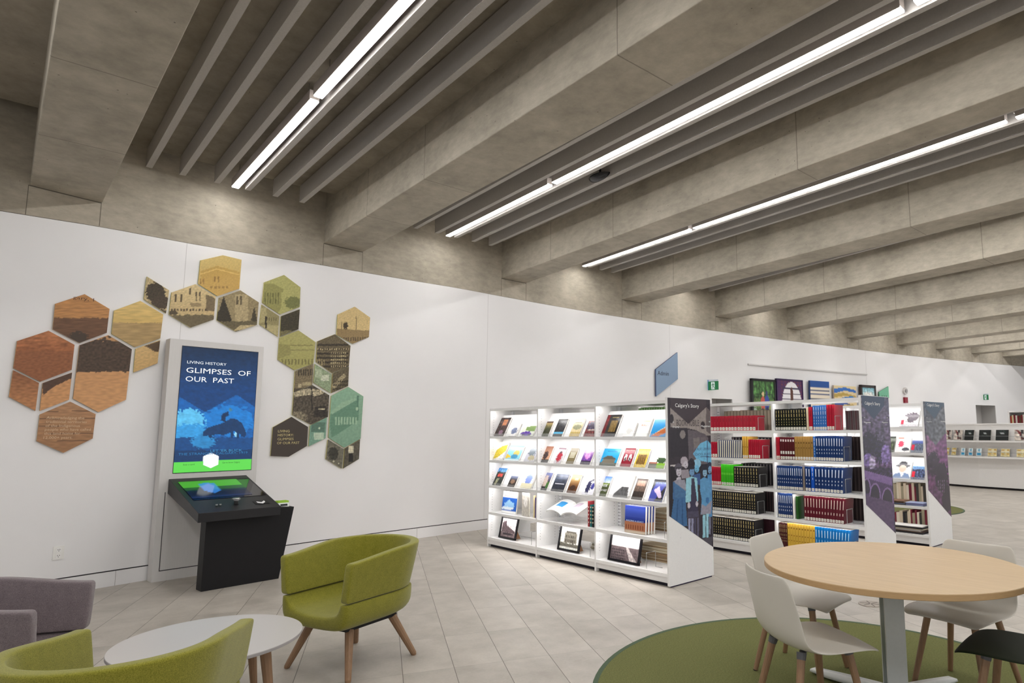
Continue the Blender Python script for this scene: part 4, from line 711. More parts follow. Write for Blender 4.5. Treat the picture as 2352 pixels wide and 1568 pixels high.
D = [
 (4, -3.02, -2.80, .25, [('bg', (58, 40, 38)), ('n', .8, .12, .1), ('r', (176, 110, 70), .35, .1, .8, .42), ('e', (140, 110, 130), .55, .8, .2, .12)], 'dark brown history book with an orange panel, top left display shelf', [('LIVES', .4, .26, .34, .06, (60, 30, 20))]),
 (4, -2.69, -2.53, .175, [('bg', WT), ('b', (120, 130, 160), .5, .6, .4, .25), ('n', .15, .2, .2)], 'white book with small blue mountains beside the dark brown history book', []),
 (4, -2.45, -2.18, .145, [('bg', (220, 224, 210)), ('p', (120, 150, 80), [(.3, .15), (1, .1), (1, .6), (.3, .5)]), ('b', (92, 52, 160), .45, .78, .42, .2), ('e', (30, 20, 60), .25, .9, .1, .08), ('e', (30, 20, 60), .7, .9, .1, .08)], 'book with a purple vintage car, top left display shelf', []),
 (4, -2.005, -1.885, .185, [('g', (176, 150, 90), (60, 64, 36), .1, .5), ('r', (80, 50, 30), 0, 0, 1, .12), ('n', .5, .08, .2)], 'olive and brown book, leftmost on the middle unit top shelf', []),
 (4, -1.80, -1.63, .21, [('bg', (36, 36, 42)), ('n', 1.5, .07, .07), ('r', (30, 30, 34), 0, 0, 1, .12), ('r', (90, 180, 220), 0, .74, 1, .86), ('r', (24, 24, 28), 0, .86, 1, 1)], 'black book with a light blue band, middle unit top shelf', []),
 (4, -1.50, -1.33, .21, [('bg', (224, 206, 160)), ('e', (150, 150, 120), .5, .48, .42, .14), ('r', (90, 84, 60), .15, .2, .85, .26), ('r', (200, 176, 110), 0, .75, 1, 1), ('n', .1, .1, .1)], 'cream book with a grey oval picture, middle unit top shelf', []),
 (4, -1.255, -1.05, .18, [('bg', (120, 60, 60)), ('b', (70, 60, 84), .5, .35, .5, .3), ('r', (200, 180, 170), .2, .55, .8, .62), ('n', .6, .1, .1)], 'reddish book with a crowd picture, rightmost on the middle unit top shelf', []),
 (4, -.975, -.755, .245, [('bg', (34, 30, 28)), ('r', (110, 30, 36), 0, 0, .22, 1), ('r', (120, 96, 50), .42, .28, .86, .78), ('n', .3, .1, .1)], 'black and dark red leather-look book, top shelf of the right unit', [('HISTORY', .4, .16, .45, .05, (200, 180, 120))]),
 (4, -.64, -.49, .15, [('bg', (250, 250, 248)), ('b', (220, 220, 216), .5, .6, .3, .2)], 'almost blank white book beside the black and red one', []),
 (4, -.455, -.295, .2, [('bg', (248, 248, 244)), ('r', (210, 190, 120), .3, .12, .9, .2)], 'white book with orange lettering, top shelf of the right unit', [('BUILDS', .25, .44, .6, .1, (214, 110, 60))]),
 (4, -.255, -.05, .2, [('bg', (40, 150, 216)), ('r', (210, 236, 246), 0, 0, 1, .1), ('p', (196, 110, 60), [(0, 1), (1, .45), (1, .8), (.5, 1)]), ('p', (232, 220, 190), [(0, 1), (1, .38), (1, .45)])], 'bright blue book with an orange roof, rightmost on the top shelf', [('Homesteads', .15, .1, .8, .05, (250, 250, 250))]),
 (3, -3.06, -2.82, .235, [('bg', (246, 246, 240)), ('p', (204, 182, 40), [(.0, .5), (.45, .22), (.95, .12), (.98, .5), (.4, .9), (.0, 1)]), ('n', .35, .06, .06)], 'white book with a large mustard shape, left unit second shelf', []),
 (3, -2.77, -2.47, .195, [('bg', (136, 206, 226)), ('p', (226, 190, 60), [(0, .55), (.5, .8), (0, .85)]), ('e', (200, 180, 90), .65, .5, .22, .2), ('e', (70, 150, 190), .6, .72, .24, .14), ('r', (230, 246, 250), 0, .9, 1, 1)], 'cyan book with a yellow cartoon figure, left unit second shelf', []),
 (3, -2.36, -2.15, .22, [('bg', (196, 196, 206)), ('b', (110, 120, 130), .5, .45, .35, .25), ('b', (180, 170, 140), .6, .8, .3, .16)], 'pale book with a figure on a bicycle, right end of the left unit second shelf', []),
 (3, -2.03, -1.885, .195, [('g', (150, 100, 80), (200, 150, 120), 0, .5), ('b', (60, 40, 40), .4, .55, .3, .25), ('r', (26, 20, 24), 0, .82, 1, 1)], 'brown book with a dusky rider, middle unit second shelf', []),
 (3, -1.775, -1.645, .18, [('bg', (206, 200, 206)), ('r', (90, 30, 60), 0, 0, 1, .1), ('b', (170, 40, 60), .5, .6, .35, .35), ('e', (60, 40, 50), .5, .3, .12, .1)], 'book with a standing figure in a red robe, middle unit second shelf', []),
 (3, -1.555, -1.425, .18, [('bg', (116, 104, 72)), ('w', (220, 214, 190), .2, .3, 1, 4, 1, .09, .6, .04)], 'olive brown book with white title lines, middle unit second shelf', []),
 (3, -1.31, -1.15, .18, [('g', (220, 190, 220), (110, 60, 150), 0, .6), ('b', (240, 150, 220), .5, .4, .25, .25), ('r', (40, 20, 60), 0, .75, 1, 1), ('n', .3, .2, .1)], 'purple book with glowing pink peaks, middle unit second shelf', []),
 (3, -1.0, -.745, .185, [('bg', (30, 160, 214)), ('r', (60, 70, 50), 0, .82, 1, 1), ('p', (120, 112, 96), [(.1, .85), (.2, .52), (.6, .45), (.85, .6), (.85, .88), (.1, .88)]), ('p', (80, 76, 66), [(.05, .6), (.3, .45), (.6, .44), (.95, .62), (.2, .64)])], 'sky blue book with a log cabin, right unit second shelf', [('Albertans Built', .25, .2, .6, .08, (20, 60, 110))]),
 (3, -.68, -.53, .195, [('bg', (140, 24, 44)), ('e', (230, 226, 226), .3, .52, .14, .2), ('e', (230, 226, 226), .7, .52, .14, .2), ('e', (60, 20, 30), .3, .6, .08, .1), ('e', (60, 20, 30), .7, .6, .08, .1)], 'dark red book with two white masks, right unit second shelf', [('Western Memories', .12, .14, .8, .05, (230, 200, 190))]),
 (3, -.485, -.325, .19, [('bg', (206, 176, 60)), ('r', (120, 90, 36), .15, .3, .85, .85), ('n', .5, .08, .08)], 'yellow book with a brown photograph, right unit second shelf', [('HISTORIES', .15, .18, .7, .07, (110, 70, 20))]),
 (3, -.285, -.075, .195, [('bg', (246, 246, 242)), ('r', (180, 110, 90), 0, .68, .5, .78), ('r', (110, 110, 100), 0, .78, .5, 1), ('b', (50, 80, 40), .72, .6, .3, .16), ('r', (130, 180, 50), .5, .75, 1, 1)], 'white book with a green tree and field, right end of the second shelf', [('Hope Restored', .05, .3, .85, .08, (80, 80, 80))]),
 (2, -3.05, -2.85, .225, [('g', (60, 130, 200), (90, 150, 210), 0, .2), ('h', (36, 44, 40), .22, .08), ('r', (206, 70, 60), .25, .34, .75, .5), ('p', (150, 150, 120), [(.3, .6), (.6, .6), (.4, 1), (.2, 1)]), ('n', .5, .1, .1)], 'dark mountain book with a red title, left unit third shelf', []),
 (2, -2.70, -2.55, .135, [('g', (120, 130, 160), (50, 40, 34), .1, .5), ('b', (140, 110, 90), .5, .5, .3, .2)], 'small dark book with a wooden house, left unit third shelf', []),
 (2, -2.43, -2.21, .225, [('bg', (246, 246, 240)), ('b', (130, 150, 220), .5, .5, .3, .28), ('r', (230, 224, 190), 0, .75, 1, 1)], 'cream book with blue flowers, left unit third shelf', []),
 (2, -2.05, -1.905, .205, [('g', (120, 130, 180), (50, 40, 60), .1, .5), ('b', (200, 180, 170), .45, .5, .25, .38), ('r', (30, 20, 30), 0, .8, 1, 1), ('b', (60, 110, 40), .85, .7, .2, .2)], 'book with a cowboy figure on its cover, middle unit third shelf', []),
 (2, -1.825, -1.6, .2, [('g', (96, 108, 136), (40, 44, 56), 0, .6), ('n', .3, .3, .1), ('w', (210, 210, 220), .15, .55, 1, 1, 1, .1, .7, .03)], 'slate grey mountain book, middle unit third shelf', []),
 (2, -1.54, -1.385, .205, [('g', (226, 190, 120), (90, 50, 20), .1, .7), ('e', (60, 36, 20), .5, .72, .32, .14), ('r', (240, 220, 160), .4, .2, .8, .28)], 'golden brown book with a round basket, middle unit third shelf', []),
 (2, -1.285, -1.10, .18, [('bg', (236, 236, 244)), ('b', (40, 40, 80), .4, .55, .2, .4), ('b', (60, 60, 140), .75, .5, .15, .2), ('e', (30, 30, 50), .6, .12, .1, .08)], 'white book with dark dancing figures, right end of the middle third shelf', []),
 (2, -1.035, -.895, .21, [('g', (90, 140, 220), (200, 210, 230), 0, .3), ('h', (120, 140, 60), .32, .03), ('r', (70, 80, 40), 0, .45, 1, 1), ('n', .3, .1, .1)], 'green landscape book with large white title words, right unit third shelf', [('RISE', .2, .52, .6, .12, (250, 250, 250)), ('NEW WEST', .08, .76, .85, .1, (250, 250, 250))]),
 (2, -.79, -.57, .24, [('bg', (244, 244, 244)), ('p', (90, 90, 92), [(.0, .85), (.4, .5), (.85, .52), (.9, .75), (1, 1), (.0, 1)]), ('w', (60, 60, 62), .4, .52, 6, 1, .07, .3, .03, .2), ('n', .2, .1, .1)], 'white book with a grey grain elevator, right unit third shelf', []),
 (2, -.52, -.37, .21, [('bg', (96, 78, 68)), ('r', (170, 130, 110), .15, .1, .85, .34), ('h', (50, 40, 36), .6, .05), ('n', .3, .1, .1)], 'brown book with a pale title block, right unit third shelf', [('WHERE SPIRITS', .15, .2, .7, .07, (220, 170, 140)), ('FIRST CITY', .2, .32, .6, .07, (220, 170, 140))]),
 (2, -.285, -.105, .215, [('bg', (60, 70, 160)), ('p', (20, 20, 30), [(0, 0), (.3, 0), (0, .6)]), ('p', (16, 16, 26), [(.4, 1), (1, .2), (1, 1)]), ('p', (210, 190, 220), [(.2, .5), (.5, .3), (.9, .8), (.7, .85)]), ('r', (20, 20, 40), 0, 0, 1, .14)], 'blue and black architecture book, right end of the third shelf', [('ARCHITECTURE', .15, .2, .8, .08, (160, 190, 250))]),
]
for lv, a, b, h, sh, lab, tx in D: dbook(1, a, b, h * 1.07, lv, sh, lab, texts=tx, group=GR, dy=.044)
# lower shelves of the nearest row
dbook(1, -2.87, -2.56, .27, 1, [('bg', (248, 248, 246)), ('r', (30, 96, 190), 0, .3, 1, .88), ('b', (150, 200, 240), .5, .62, .36, .2), ('b', (230, 240, 250), .4, .78, .4, .08)], 'upright white and blue book with red script, left unit fourth shelf', texts=[('Calgary', .2, .13, .55, .08, (206, 70, 70)), ('Memories', .12, .25, .7, .08, (206, 70, 70))], lean=-.12, dy=.08)
dbook(1, -2.40, -2.26, .28, 1, [('bg', (196, 190, 180)), ('b', (230, 226, 220), .5, .4, .3, .2), ('n', .2, .1, .1)], 'greyish book standing beside the white and blue book', lean=0, dy=.06, th=.02)
for i, (c, lb) in enumerate((((226, 206, 160), 'thin cream book at the right end of the left fourth shelf'), ((60, 40, 110), 'thin violet book at the right end of the left fourth shelf'), ((150, 40, 40), 'thin red book at the right end of the left fourth shelf'))):
    m = MB(); m.box(0, .025, 0, .17, 0, .26 - i * .02, c); o = m.build('book', m_gloss, loc=L(1, -2.17 + i * .034, .06, LV[1][1] + .001), rot=(0, 0, ROW[1][1])); tag(o, lb, 'book')
for i, (c, h, lb) in enumerate((((150, 50, 56), .27, 'slim red book standing on the middle fourth shelf'), ((30, 110, 110), .235, 'teal book standing on the middle fourth shelf'), ((40, 40, 40), .22, 'black spiral-bound book standing on the middle fourth shelf'))):
    m = MB(); m.box(0, .026, 0, .18, 0, h, c)
    for q in range(5): m.box(.006, .02, -.0008, 0, .04 + q * .04, .055 + q * .04, (220, 214, 180) if i else (230, 200, 190))
    o = m.build('book', m_gloss, loc=L(1, -1.17 + i * .034, .04, LV[1][1] + .001), rot=(0, 0, ROW[1][1])); tag(o, lb, 'book')
# open book on an acrylic stand
e = empty('open_book', L(1, -1.62, .14, LV[1][1]), ROW[1][1], 'open picture book lying on a clear stand, middle unit fourth shelf', 'book')
m = MB(); rows = []
for j in range(2):
    rows.append([V((x, -.11 + .24 * j, .095 + .10 * j + .035 * math.sin(abs(x) / .26 * math.pi * .8) - (.0 if abs(x) > .01 else .01))) for x in [-.27 + i * .027 for i in range(21)]])
m.grid(rows, (246, 246, 244)); o_ = m.build('page_spread', m_print, e); o_.modifiers.new('s', 'SOLIDIFY').thickness = .012
m = MB()
def pg(x, v, up=.0025): return V((x, -.11 + .24 * v, .095 + .10 * v + .035 * math.sin(abs(x) / .26 * math.pi * .8) + up))
for i in range(8):
    a = -.2 + i * .015; m.face([pg(a, .35), pg(a + .015, .35), pg(a + .015, .75), pg(a, .75)], (50, 140, 200))
for i in range(7):
    a = .08 + i * .015; m.face([pg(a, .45), pg(a + .015, .45), pg(a + .015, .8), pg(a, .8)], (206, 190, 206))
m.build('page_picture', m_print, e)
def stand(x, y, z, w, h, lab):
    e = empty('acrylic_stand', L(1, x, y, z), ROW[1][1], lab, 'display stand'); m = MB(); m.box(-w / 2, w / 2, 0, .004, .001, h, (230, 234, 238)); m.box(-w / 2, w / 2, .0, .1, .0006, .004, (230, 234, 238)); m.build('stand_sheet', m_acr, e)
stand(-1.62, .10, LV[1][1], .3, .075, 'clear acrylic stand under the open book')
def wire_end(row, x, z, lab='thin wire bookend holding the end of a row of books', yy=.03, dp=.13, h=.15, grp='wire bookends on the shelves', r=.003):
    m = MB(); m.tube([(0, 0, .003), (0, 0, h), (0, .004, h + .003), (0, dp, h + .003), (0, dp + .003, h), (0, dp + .003, .003), (.09, dp + .003, .003)], r, 6, (225, 225, 228)); o = m.build('wire_bookend', m_metal, loc=L(row, x, yy, z + .001), rot=(0, 0, ROW[row][1])); tag(o, lab, 'bookend', grp)
for x, lv, lb in ((-2.16, 0, 'wire bookend on the bottom shelf of the nearest left unit'), (-1.12, 0, 'wire bookend on the bottom shelf of the nearest middle unit'), (-.3, 0, 'wire bookend on the bottom shelf of the nearest right unit'), (-.06, 1, 'wire bookend on the fourth shelf of the nearest right unit')): wire_end(1, x, LV[1][lv], lb)
# framed photos
def framed(x, w, h, lab, shapes):
    e = empty('photo_frame', L(1, x, .07, LV[1][0] + .004), ROW[1][1], lab, 'photo frame', 'framed photographs on the bottom shelves'); R_ = Matrix.Rotation(-.2, 4, 'X'); f = .022
    m = MB()
    for q in ((-w / 2, -w / 2 + f, 0, h), (w / 2 - f, w / 2, 0, h), (-w / 2, w / 2, 0, f), (-w / 2, w / 2, h - f, h)): m.box(q[0], q[1], -.012, .008, q[2], q[3], (22, 20, 26), m=R_)
    m.build('frame', m_gloss, e)
    m = MB(); raster(m, [(-w / 2 + f, f), (w / 2 - f, f), (w / 2 - f, h - f), (-w / 2 + f, h - f)], .009, lambda a, b: picture(shapes, (a + w / 2) / w, 1 - b / h), lambda a, b: R_ @ V((a, 0, b))); m.build('photograph', m_gloss, e)
    m = MB(); m.prism([V((w * .28, .015, .0)), V((w * .28, .13, .0)), V((w * .28, .045, h * .6))], V((.006, 0, 0)), (150, 110, 80)); m.build('easel_back', m_matte, e)
framed(-2.72, .36, .27, 'black-framed sepia street photo, left unit bottom shelf', [('bg', (226, 214, 214)), ('p', (96, 80, 84), [(.1, .3), (.3, .18), (.35, .4), (.6, .5), (.85, .62), (.9, .72), (.1, .72)]), ('r', (130, 112, 114), 0, .7, 1, .95), ('b', (60, 50, 56), .45, .78, .3, .06), ('n', .4, .06, .06)])
framed(-1.535, .37, .29, 'black-framed photo of a square stone building, middle unit bottom shelf', [('bg', (240, 238, 230)), ('r', (130, 124, 112), .24, .3, .8, .7), ('r', (90, 86, 78), .28, .24, .76, .32), ('w', (70, 66, 60), .3, .4, 6, 2, .08, .15, .04, .1), ('h', (110, 106, 96), .7, .03), ('r', (242, 240, 232), 0, .84, 1, 1), ('n', .25, .05, .05)])
framed(-.66, .45, .28, 'black-framed photo of a wide road with houses, right unit bottom shelf', [('bg', (240, 232, 232)), ('h', (110, 96, 98), .45, .03), ('p', (200, 188, 186), [(.52, .45), (.58, .45), (.95, 1), (.7, 1)]), ('w', (70, 62, 66), .08, .55, 8, 4, .06, .1, .03, .06), ('n', .3, .05, .05)])
for i in range(4):
    dbook(1, -.62 + i * .006, -.335 + i * .006, .27, 1, [('bg', (44, 60, 140)), ('r', (52, 70, 150), 0, .1, 1, .4), ('r', (28, 50, 130), 0, .5, 1, .58), ('r', (170, 110, 80), 0, .6, 1, .92), ('w', (110, 60, 40), .05, .68, 8, 1, .115, .3, .06, .16), ('r', (196, 180, 160), 0, .92, 1, 1)], ('front blue book with a brick arcade cover, right unit fourth shelf' if i == 0 else 'blue arcade-cover book standing behind the front copy'), texts=[('BUILDING A LEGACY', .08, .585, .84, .06, (200, 220, 250))] if i == 0 else (), lean=-.05, dy=.05 + i * .035, th=.024, group=None if i == 0 else 'spare copies behind the front arcade book')
def paper_stack(row, x, y, z, w, d, n, lab, cols, rnd, group=None):
    random.seed(rnd); hh = 0
    for i in range(n):
        t = random.uniform(.006, .016); c = random.choice(cols); dx, dy = random.uniform(-.02, .02), random.uniform(-.015, .015); m = MB()
        m.box(-w / 2, w / 2, 0, d, 0, t, c); m.box(-w / 2 + .002, w / 2 + .0008, -.0008, d - .002, t * .2, t * .6, tuple(int(q * .82) for q in c))
        o = m.build('newspaper' if 'news' in lab else 'magazine', m_matte, loc=L(row, x + dx, y + dy, z + .001 + hh), rot=(0, 0, ROW[row][1] + random.uniform(-.06, .06))); tag(o, lab, 'newspaper' if 'news' in lab else 'magazine', group or lab); hh += t + .0006
PC = [(206, 190, 160), (190, 170, 140), (176, 150, 116), (214, 204, 180), (160, 130, 96)]
paper_stack(1, -.36, .36, LV[1][1], .42, .28, 16, 'folded old newspaper stacked at the back of the right fourth shelf', PC, 3)
paper_stack(1, -.44, .36, LV[1][0], .5, .28, 15, 'folded old newspaper stacked at the back of the right bottom shelf', PC, 4)
paper_stack(1, -1.28, .36, LV[1][0], .36, .28, 7, 'loose newspaper at the back of the middle bottom shelf', [(230, 226, 214), (200, 196, 180), (180, 170, 150)], 5)
paper_stack(1, -2.22, .36, LV[1][0], .3, .28, 4, 'loose newspaper at the back of the left bottom shelf', [(226, 216, 190), (206, 196, 150)], 6)
paper_stack(1, -1.22, .36, LV[1][1], .24, .28, 5, 'flat newspaper at the back of the middle fourth shelf', PC, 7)

# ---------------------------------------------------------------- shelved books
STUFF = MB()
def stuff_book(x, y, z, w, d, h, c, page, m, row=None):
    def P(a, b, cz): return (L(row, x + a, y + b, z + cz) if row else V((x + a, y + b, z + cz)))
    i0 = len(STUFF.v); STUFF.box(0, w, 0, d, 0, h, c); STUFF.box(w * .12, w * .88, .006, d - .004, h, h + .0006, page)
    for (z0, z1, f, cc) in m: STUFF.box(w * (.5 - f / 2), w * (.5 + f / 2), -.0008, 0, z0 * h, z1 * h, cc)
    for i in range(i0, len(STUFF.v)): STUFF.v[i] = tuple(P(*STUFF.v[i]))
def shelved(row, lv, x0, x1, n, h, style, label, group=None, y=.035, d=.2, tilt=0, zz=None):
    w = (x1 - x0) / n; m = MB(); st = style; c = st['c']; t = w * .93
    if y > .3:
        for i in range(n): stuff_book(x0 + i * w, y, LV[row][lv] + .0015, t, d, h * (1 + random.uniform(-.03, .0)), c, st.get('page', (206, 200, 188)), st.get('m', ()), row)
        return
    m.box(0, t, 0, d, 0, h, c)
    m.box(t * .12, t * .88, .006, d - .004, h - .0002, h + .0006, st.get('page', (206, 200, 188)))
    if 'label' in st: m.box(t * .08, t * .92, -.0008, 0, .006, .006 + st.get('lh', .03), (236, 232, 222)); m.box(t * .25, t * .75, -.0012, -.0008, .014, .018, (120, 116, 110)); m.box(t * .25, t * .7, -.0012, -.0008, .024, .028, (120, 116, 110))
    for (z0, z1, f, cc) in st.get('m', ()):
        m.box(t * (.5 - f / 2), t * (.5 + f / 2), -.0008, 0, z0 * h, z1 * h, cc)
    z = LV[row][lv] + .0015 if zz is None else zz; proto = None
    for i in range(n):
        tl = tilt * (i / max(1, n - 1)) if tilt else 0
        if proto is None: o = proto = m.build('book', m_gloss)
        else: o = proto.copy(); C.objects.link(o)
        o.location = L(row, x0 + i * w, y + random.uniform(0, .004), z); o.rotation_euler = (0, tl, ROW[row][1])
        o.scale = (1, 1, 1 + random.uniform(-.008, .008)); tag(o, label, 'book', group or label)
GO, SI = (206, 186, 120), (206, 214, 226)
def marks(c, k=1): return [(.80, .93, .17, c), (.62, .76, .2, c), (.47, .55, .15, c), (.36, .4, .2, c), (.24, .3, .15, c)][:int(5 * k)]
BK = dict(c=(24, 22, 24), label=1, m=marks(GO)); RD = dict(c=(176, 22, 48), label=1, lh=.035, m=[(.6, .85, .16, (120, 14, 34))]); MA = dict(c=(84, 20, 34), label=1, m=[(.8, .9, .6, (220, 200, 200)), (.25, .38, .7, (226, 220, 214))])
TN = dict(c=(160, 122, 66), label=1, m=[(.7, .76, .5, (110, 80, 40)), (.5, .53, .5, (110, 80, 40))]); LB = dict(c=(54, 108, 180), label=1, m=marks(SI)); NV = dict(c=(26, 52, 104), label=1, m=[(.6, .9, .34, (196, 206, 222)), (.42, .48, .3, (190, 200, 216)), (.28, .34, .3, (190, 200, 216))])
BB = dict(c=(0, 110, 184), label=0, m=[(.6, .88, .3, (170, 210, 234)), (.2, .5, .3, (120, 180, 220))]); del BB['label']
GD = dict(c=(206, 166, 62), m=[(.78, .84, .5, (140, 100, 30)), (.5, .54, .5, (150, 110, 36)), (.3, .33, .5, (150, 110, 36))]); GN = dict(c=(60, 190, 24), label=1, lh=.03, m=[(.5, .6, .9, (100, 214, 50))])
CR = dict(c=(52, 62, 104), m=[(.02, .98, .55, (222, 216, 196))]); GY = dict(c=(128, 118, 110), page=(150, 140, 128)); BG = dict(c=(150, 138, 122), m=[(.02, .98, .7, (176, 164, 146)), ])
BL5 = dict(c=(20, 84, 190), label=1, m=marks(SI, .6)); BRW = dict(c=(66, 24, 28), m=marks((200, 170, 110)))
h_ = .25
# right unit of the second row
R2 = 'right unit, second row'
shelved(2, 4, -1.03, -.632, 12, .245, BK, 'black bound volume with gold bands on the top shelf of the ' + R2)
shelved(2, 4, -.63, -.603, 1, .25, dict(c=(222, 206, 176)), 'single cream book after the black volumes, ' + R2)
shelved(2, 4, -.60, -.552, 1, .255, RD, 'single thick red book between black and blue volumes, ' + R2)
shelved(2, 4, -.548, -.388, 6, .272, LB, 'light blue volume on the top shelf of the ' + R2, tilt=.02)
shelved(2, 4, -.385, -.30, 3, .275, RD, 'red volume beside the light blue ones, top shelf, ' + R2, tilt=.03)
shelved(2, 3, -1.03, -.985, 2, .255, RD, 'red volume at the left end of the second shelf, ' + R2)
shelved(2, 3, -.98, -.79, 6, .255, MA, 'maroon volume with white bands on the second shelf, ' + R2)
shelved(2, 3, -.788, -.56, 7, .262, TN, 'tan volume on the second shelf, ' + R2)
shelved(2, 3, -.558, -.532, 1, .265, LB, 'single light blue volume after the tan ones, ' + R2)
shelved(2, 3, -.53, -.215, 11, .268, NV, 'navy volume at the right of the second shelf, ' + R2, tilt=.04)
shelved(2, 2, -1.03, -.705, 12, .27, NV, 'navy volume at the left of the third shelf, ' + R2)
shelved(2, 2, -.702, -.675, 1, .265, GY, 'single grey volume among navy ones, third shelf, ' + R2)
shelved(2, 2, -.672, -.605, 2, .27, NV, 'navy volume between the grey and the bright blue one, ' + R2)
shelved(2, 2, -.602, -.562, 1, .27, BL5, 'single bright blue volume on the third shelf, ' + R2)
shelved(2, 2, -.558, -.235, 9, .272, NV, 'navy volume at the right of the third shelf, ' + R2, tilt=.09)
shelved(2, 1, -1.03, -.845, 7, .275, NV, 'navy volume at the left of the fourth shelf, ' + R2)
shelved(2, 1, -.842, -.815, 1, .265, dict(c=(238, 236, 230)), 'single white book beside the green one, fourth shelf, ' + R2)
shelved(2, 1, -.80, -.775, 1, .25, dict(c=(34, 84, 28)), 'wide green book leaning on the fourth shelf, ' + R2, d=.26, tilt=0)
shelved(2, 1, -.70, -.24, 14, .265, dict(c=(92, 18, 34), label=1, m=[(.55, .9, .3, (206, 180, 170)), (.3, .4, .3, (206, 180, 170))]), 'wine red volume on the fourth shelf, ' + R2, tilt=.10)
shelved(2, 0, -1.03, -.925, 6, .27, BRW, 'dark maroon volume on the bottom shelf, ' + R2)
shelved(2, 0, -.92, -.588, 10, .275, GD, 'gold volume on the bottom shelf, ' + R2, tilt=.05)
shelved(2, 0, -.58, -.20, 12, .27, BB, 'bright blue volume on the bottom shelf, ' + R2, tilt=.1)
for lv, x in ((4, -.285), (3, -.20), (2, -.2), (1, -.2), (0, -.155)): wire_end(2, x, LV[2][lv], 'wire bookend, right unit of the second row, %s shelf' % ('bottom', 'fourth', 'third', 'second', 'top')[lv])
shelved(2, 4, -.36, -.21, 3, .22, dict(c=(124, 112, 112), m=[(.02, .98, .12, (100, 24, 40))]), 'grey book at the back of the top shelf, ' + R2, y=.42, d=.2)
for lv, nm in ((3, 'second'), (2, 'third'), (1, 'fourth')):
    shelved(2, lv, -.34, -.17, 4, .26, dict(c=(58, 46, 46), m=[(.02, .98, .3, (96, 84, 80))]), 'dark book at the back of the %s shelf, %s' % (nm, R2), y=.42, d=.2)
M2 = 'middle unit, second row'
shelved(2, 4, -2.02, -1.30, 16, .18, RD, 'short red volume on the top shelf of the ' + M2)
shelved(2, 4, -2.03, -1.27, 15, .26, BG, 'tall grey book at the back of the top shelf, ' + M2, y=.40, d=.2)
shelved(2, 3, -2.04, -1.88, 4, .19, RD, 'short red volume left on the second shelf, ' + M2)
shelved(2, 3, -1.878, -1.508, 12, .215, CR, 'blue-edged cream volume on the second shelf, ' + M2, tilt=.05)
shelved(2, 3, -1.50, -1.42, 3, .26, dict(c=(206, 160, 66), label=1, m=[(.5, .54, .5, (140, 100, 30))]), 'tall gold volume on the second shelf, ' + M2, tilt=.05)
shelved(2, 3, -1.41, -1.25, 6, .225, RD, 'red volume leaning at the right of the second shelf, ' + M2, tilt=.06)
shelved(2, 3, -1.92, -1.24, 14, .25, dict(c=(60, 56, 70), m=[(.02, .98, .3, (170, 166, 160))]), 'dark book at the back of the second shelf, ' + M2, y=.40, d=.2)
shelved(2, 2, -2.04, -1.832, 7, .22, RD, 'red volume at the left of the third shelf, ' + M2)
shelved(2, 2, -1.83, -1.64, 5, .255, GN, 'bright green volume on the third shelf, ' + M2)
shelved(2, 2, -1.635, -1.29, 9, .235, BK, 'black volume right of the green ones, third shelf, ' + M2)
shelved(2, 2, -1.78, -1.24, 12, .26, dict(c=(50, 46, 52), m=[(.02, .98, .3, (150, 146, 146))]), 'dark book at the back of the third shelf, ' + M2, y=.40, d=.2)
shelved(2, 1, -2.04, -1.33, 21, .245, BK, 'black volume on the fourth shelf, ' + M2)
shelved(2, 1, -1.46, -1.24, 6, .25, dict(c=(40, 30, 32), m=[(.02, .98, .25, (90, 66, 66))]), 'dark book at the back of the fourth shelf, ' + M2, y=.40, d=.2)
shelved(2, 0, -2.04, -1.36, 20, .255, BK, 'black volume on the bottom shelf, ' + M2)
shelved(2, 0, -1.48, -1.24, 5, .25, dict(c=(60, 24, 34)), 'dark book at the back of the bottom shelf, ' + M2, y=.40, d=.2)
for lv, x in ((4, -1.26), (3, -1.21), (2, -1.26), (1, -1.30), (0, -1.34)): wire_end(2, x, LV[2][lv], 'wire bookend, middle unit of the second row, %s shelf' % ('bottom', 'fourth', 'third', 'second', 'top')[lv])
# through the gaps of the nearest row: books on its far side
shelved(1, 4, -.76, -.18, 16, .315, dict(c=(120, 168, 96), m=[(.02, .98, .3, (180, 206, 160))]), 'green book on the far side of the nearest right unit, top shelf', y=.42, d=.2)
shelved(1, 3, -.76, -.18, 16, .29, dict(c=(96, 176, 60), m=[(.1, .3, .6, (210, 220, 200))]), 'bright green book on the far side of the nearest right unit, second shelf', y=.42, d=.2)
shelved(1, 2, -.76, -.18, 16, .29, dict(c=(30, 30, 40), m=[(.02, .98, .3, (80, 90, 110))]), 'black book on the far side of the nearest right unit, third shelf', y=.42, d=.2)
# furthest row
G3 = 'magazines facing out on the furthest row'
dbook(3, -.315, -.075, .235, 4, [('bg', (236, 234, 232)), ('b', (90, 80, 90), .6, .42, .42, .3), ('b', (230, 210, 200), .25, .5, .14, .16), ('r', (190, 40, 70), .05, .6, .2, .85), ('r', (200, 196, 200), 0, .86, 1, 1), ('n', .2, .1, .1)], 'magazine with a grey portrait, top shelf of the furthest row', name='magazine', cat='magazine', group=G3, th=.006)
dbook(3, -.51, -.41, .23, 3, [('bg', (60, 70, 50)), ('n', .9, .2, .12), ('r', (30, 34, 30), 0, 0, 1, .1)], 'dark green magazine, left one on the second shelf of the furthest row', name='magazine', cat='magazine', group=G3, th=.006)
dbook(3, -.395, -.2, .22, 3, [('bg', (240, 238, 236)), ('r', (210, 80, 50), .1, .02, .5, .1), ('b', (200, 60, 90), .35, .45, .2, .2), ('b', (70, 70, 80), .7, .8, .25, .12)], 'white magazine with red accents, second shelf of the furthest row', name='magazine', cat='magazine', group=G3, th=.006)
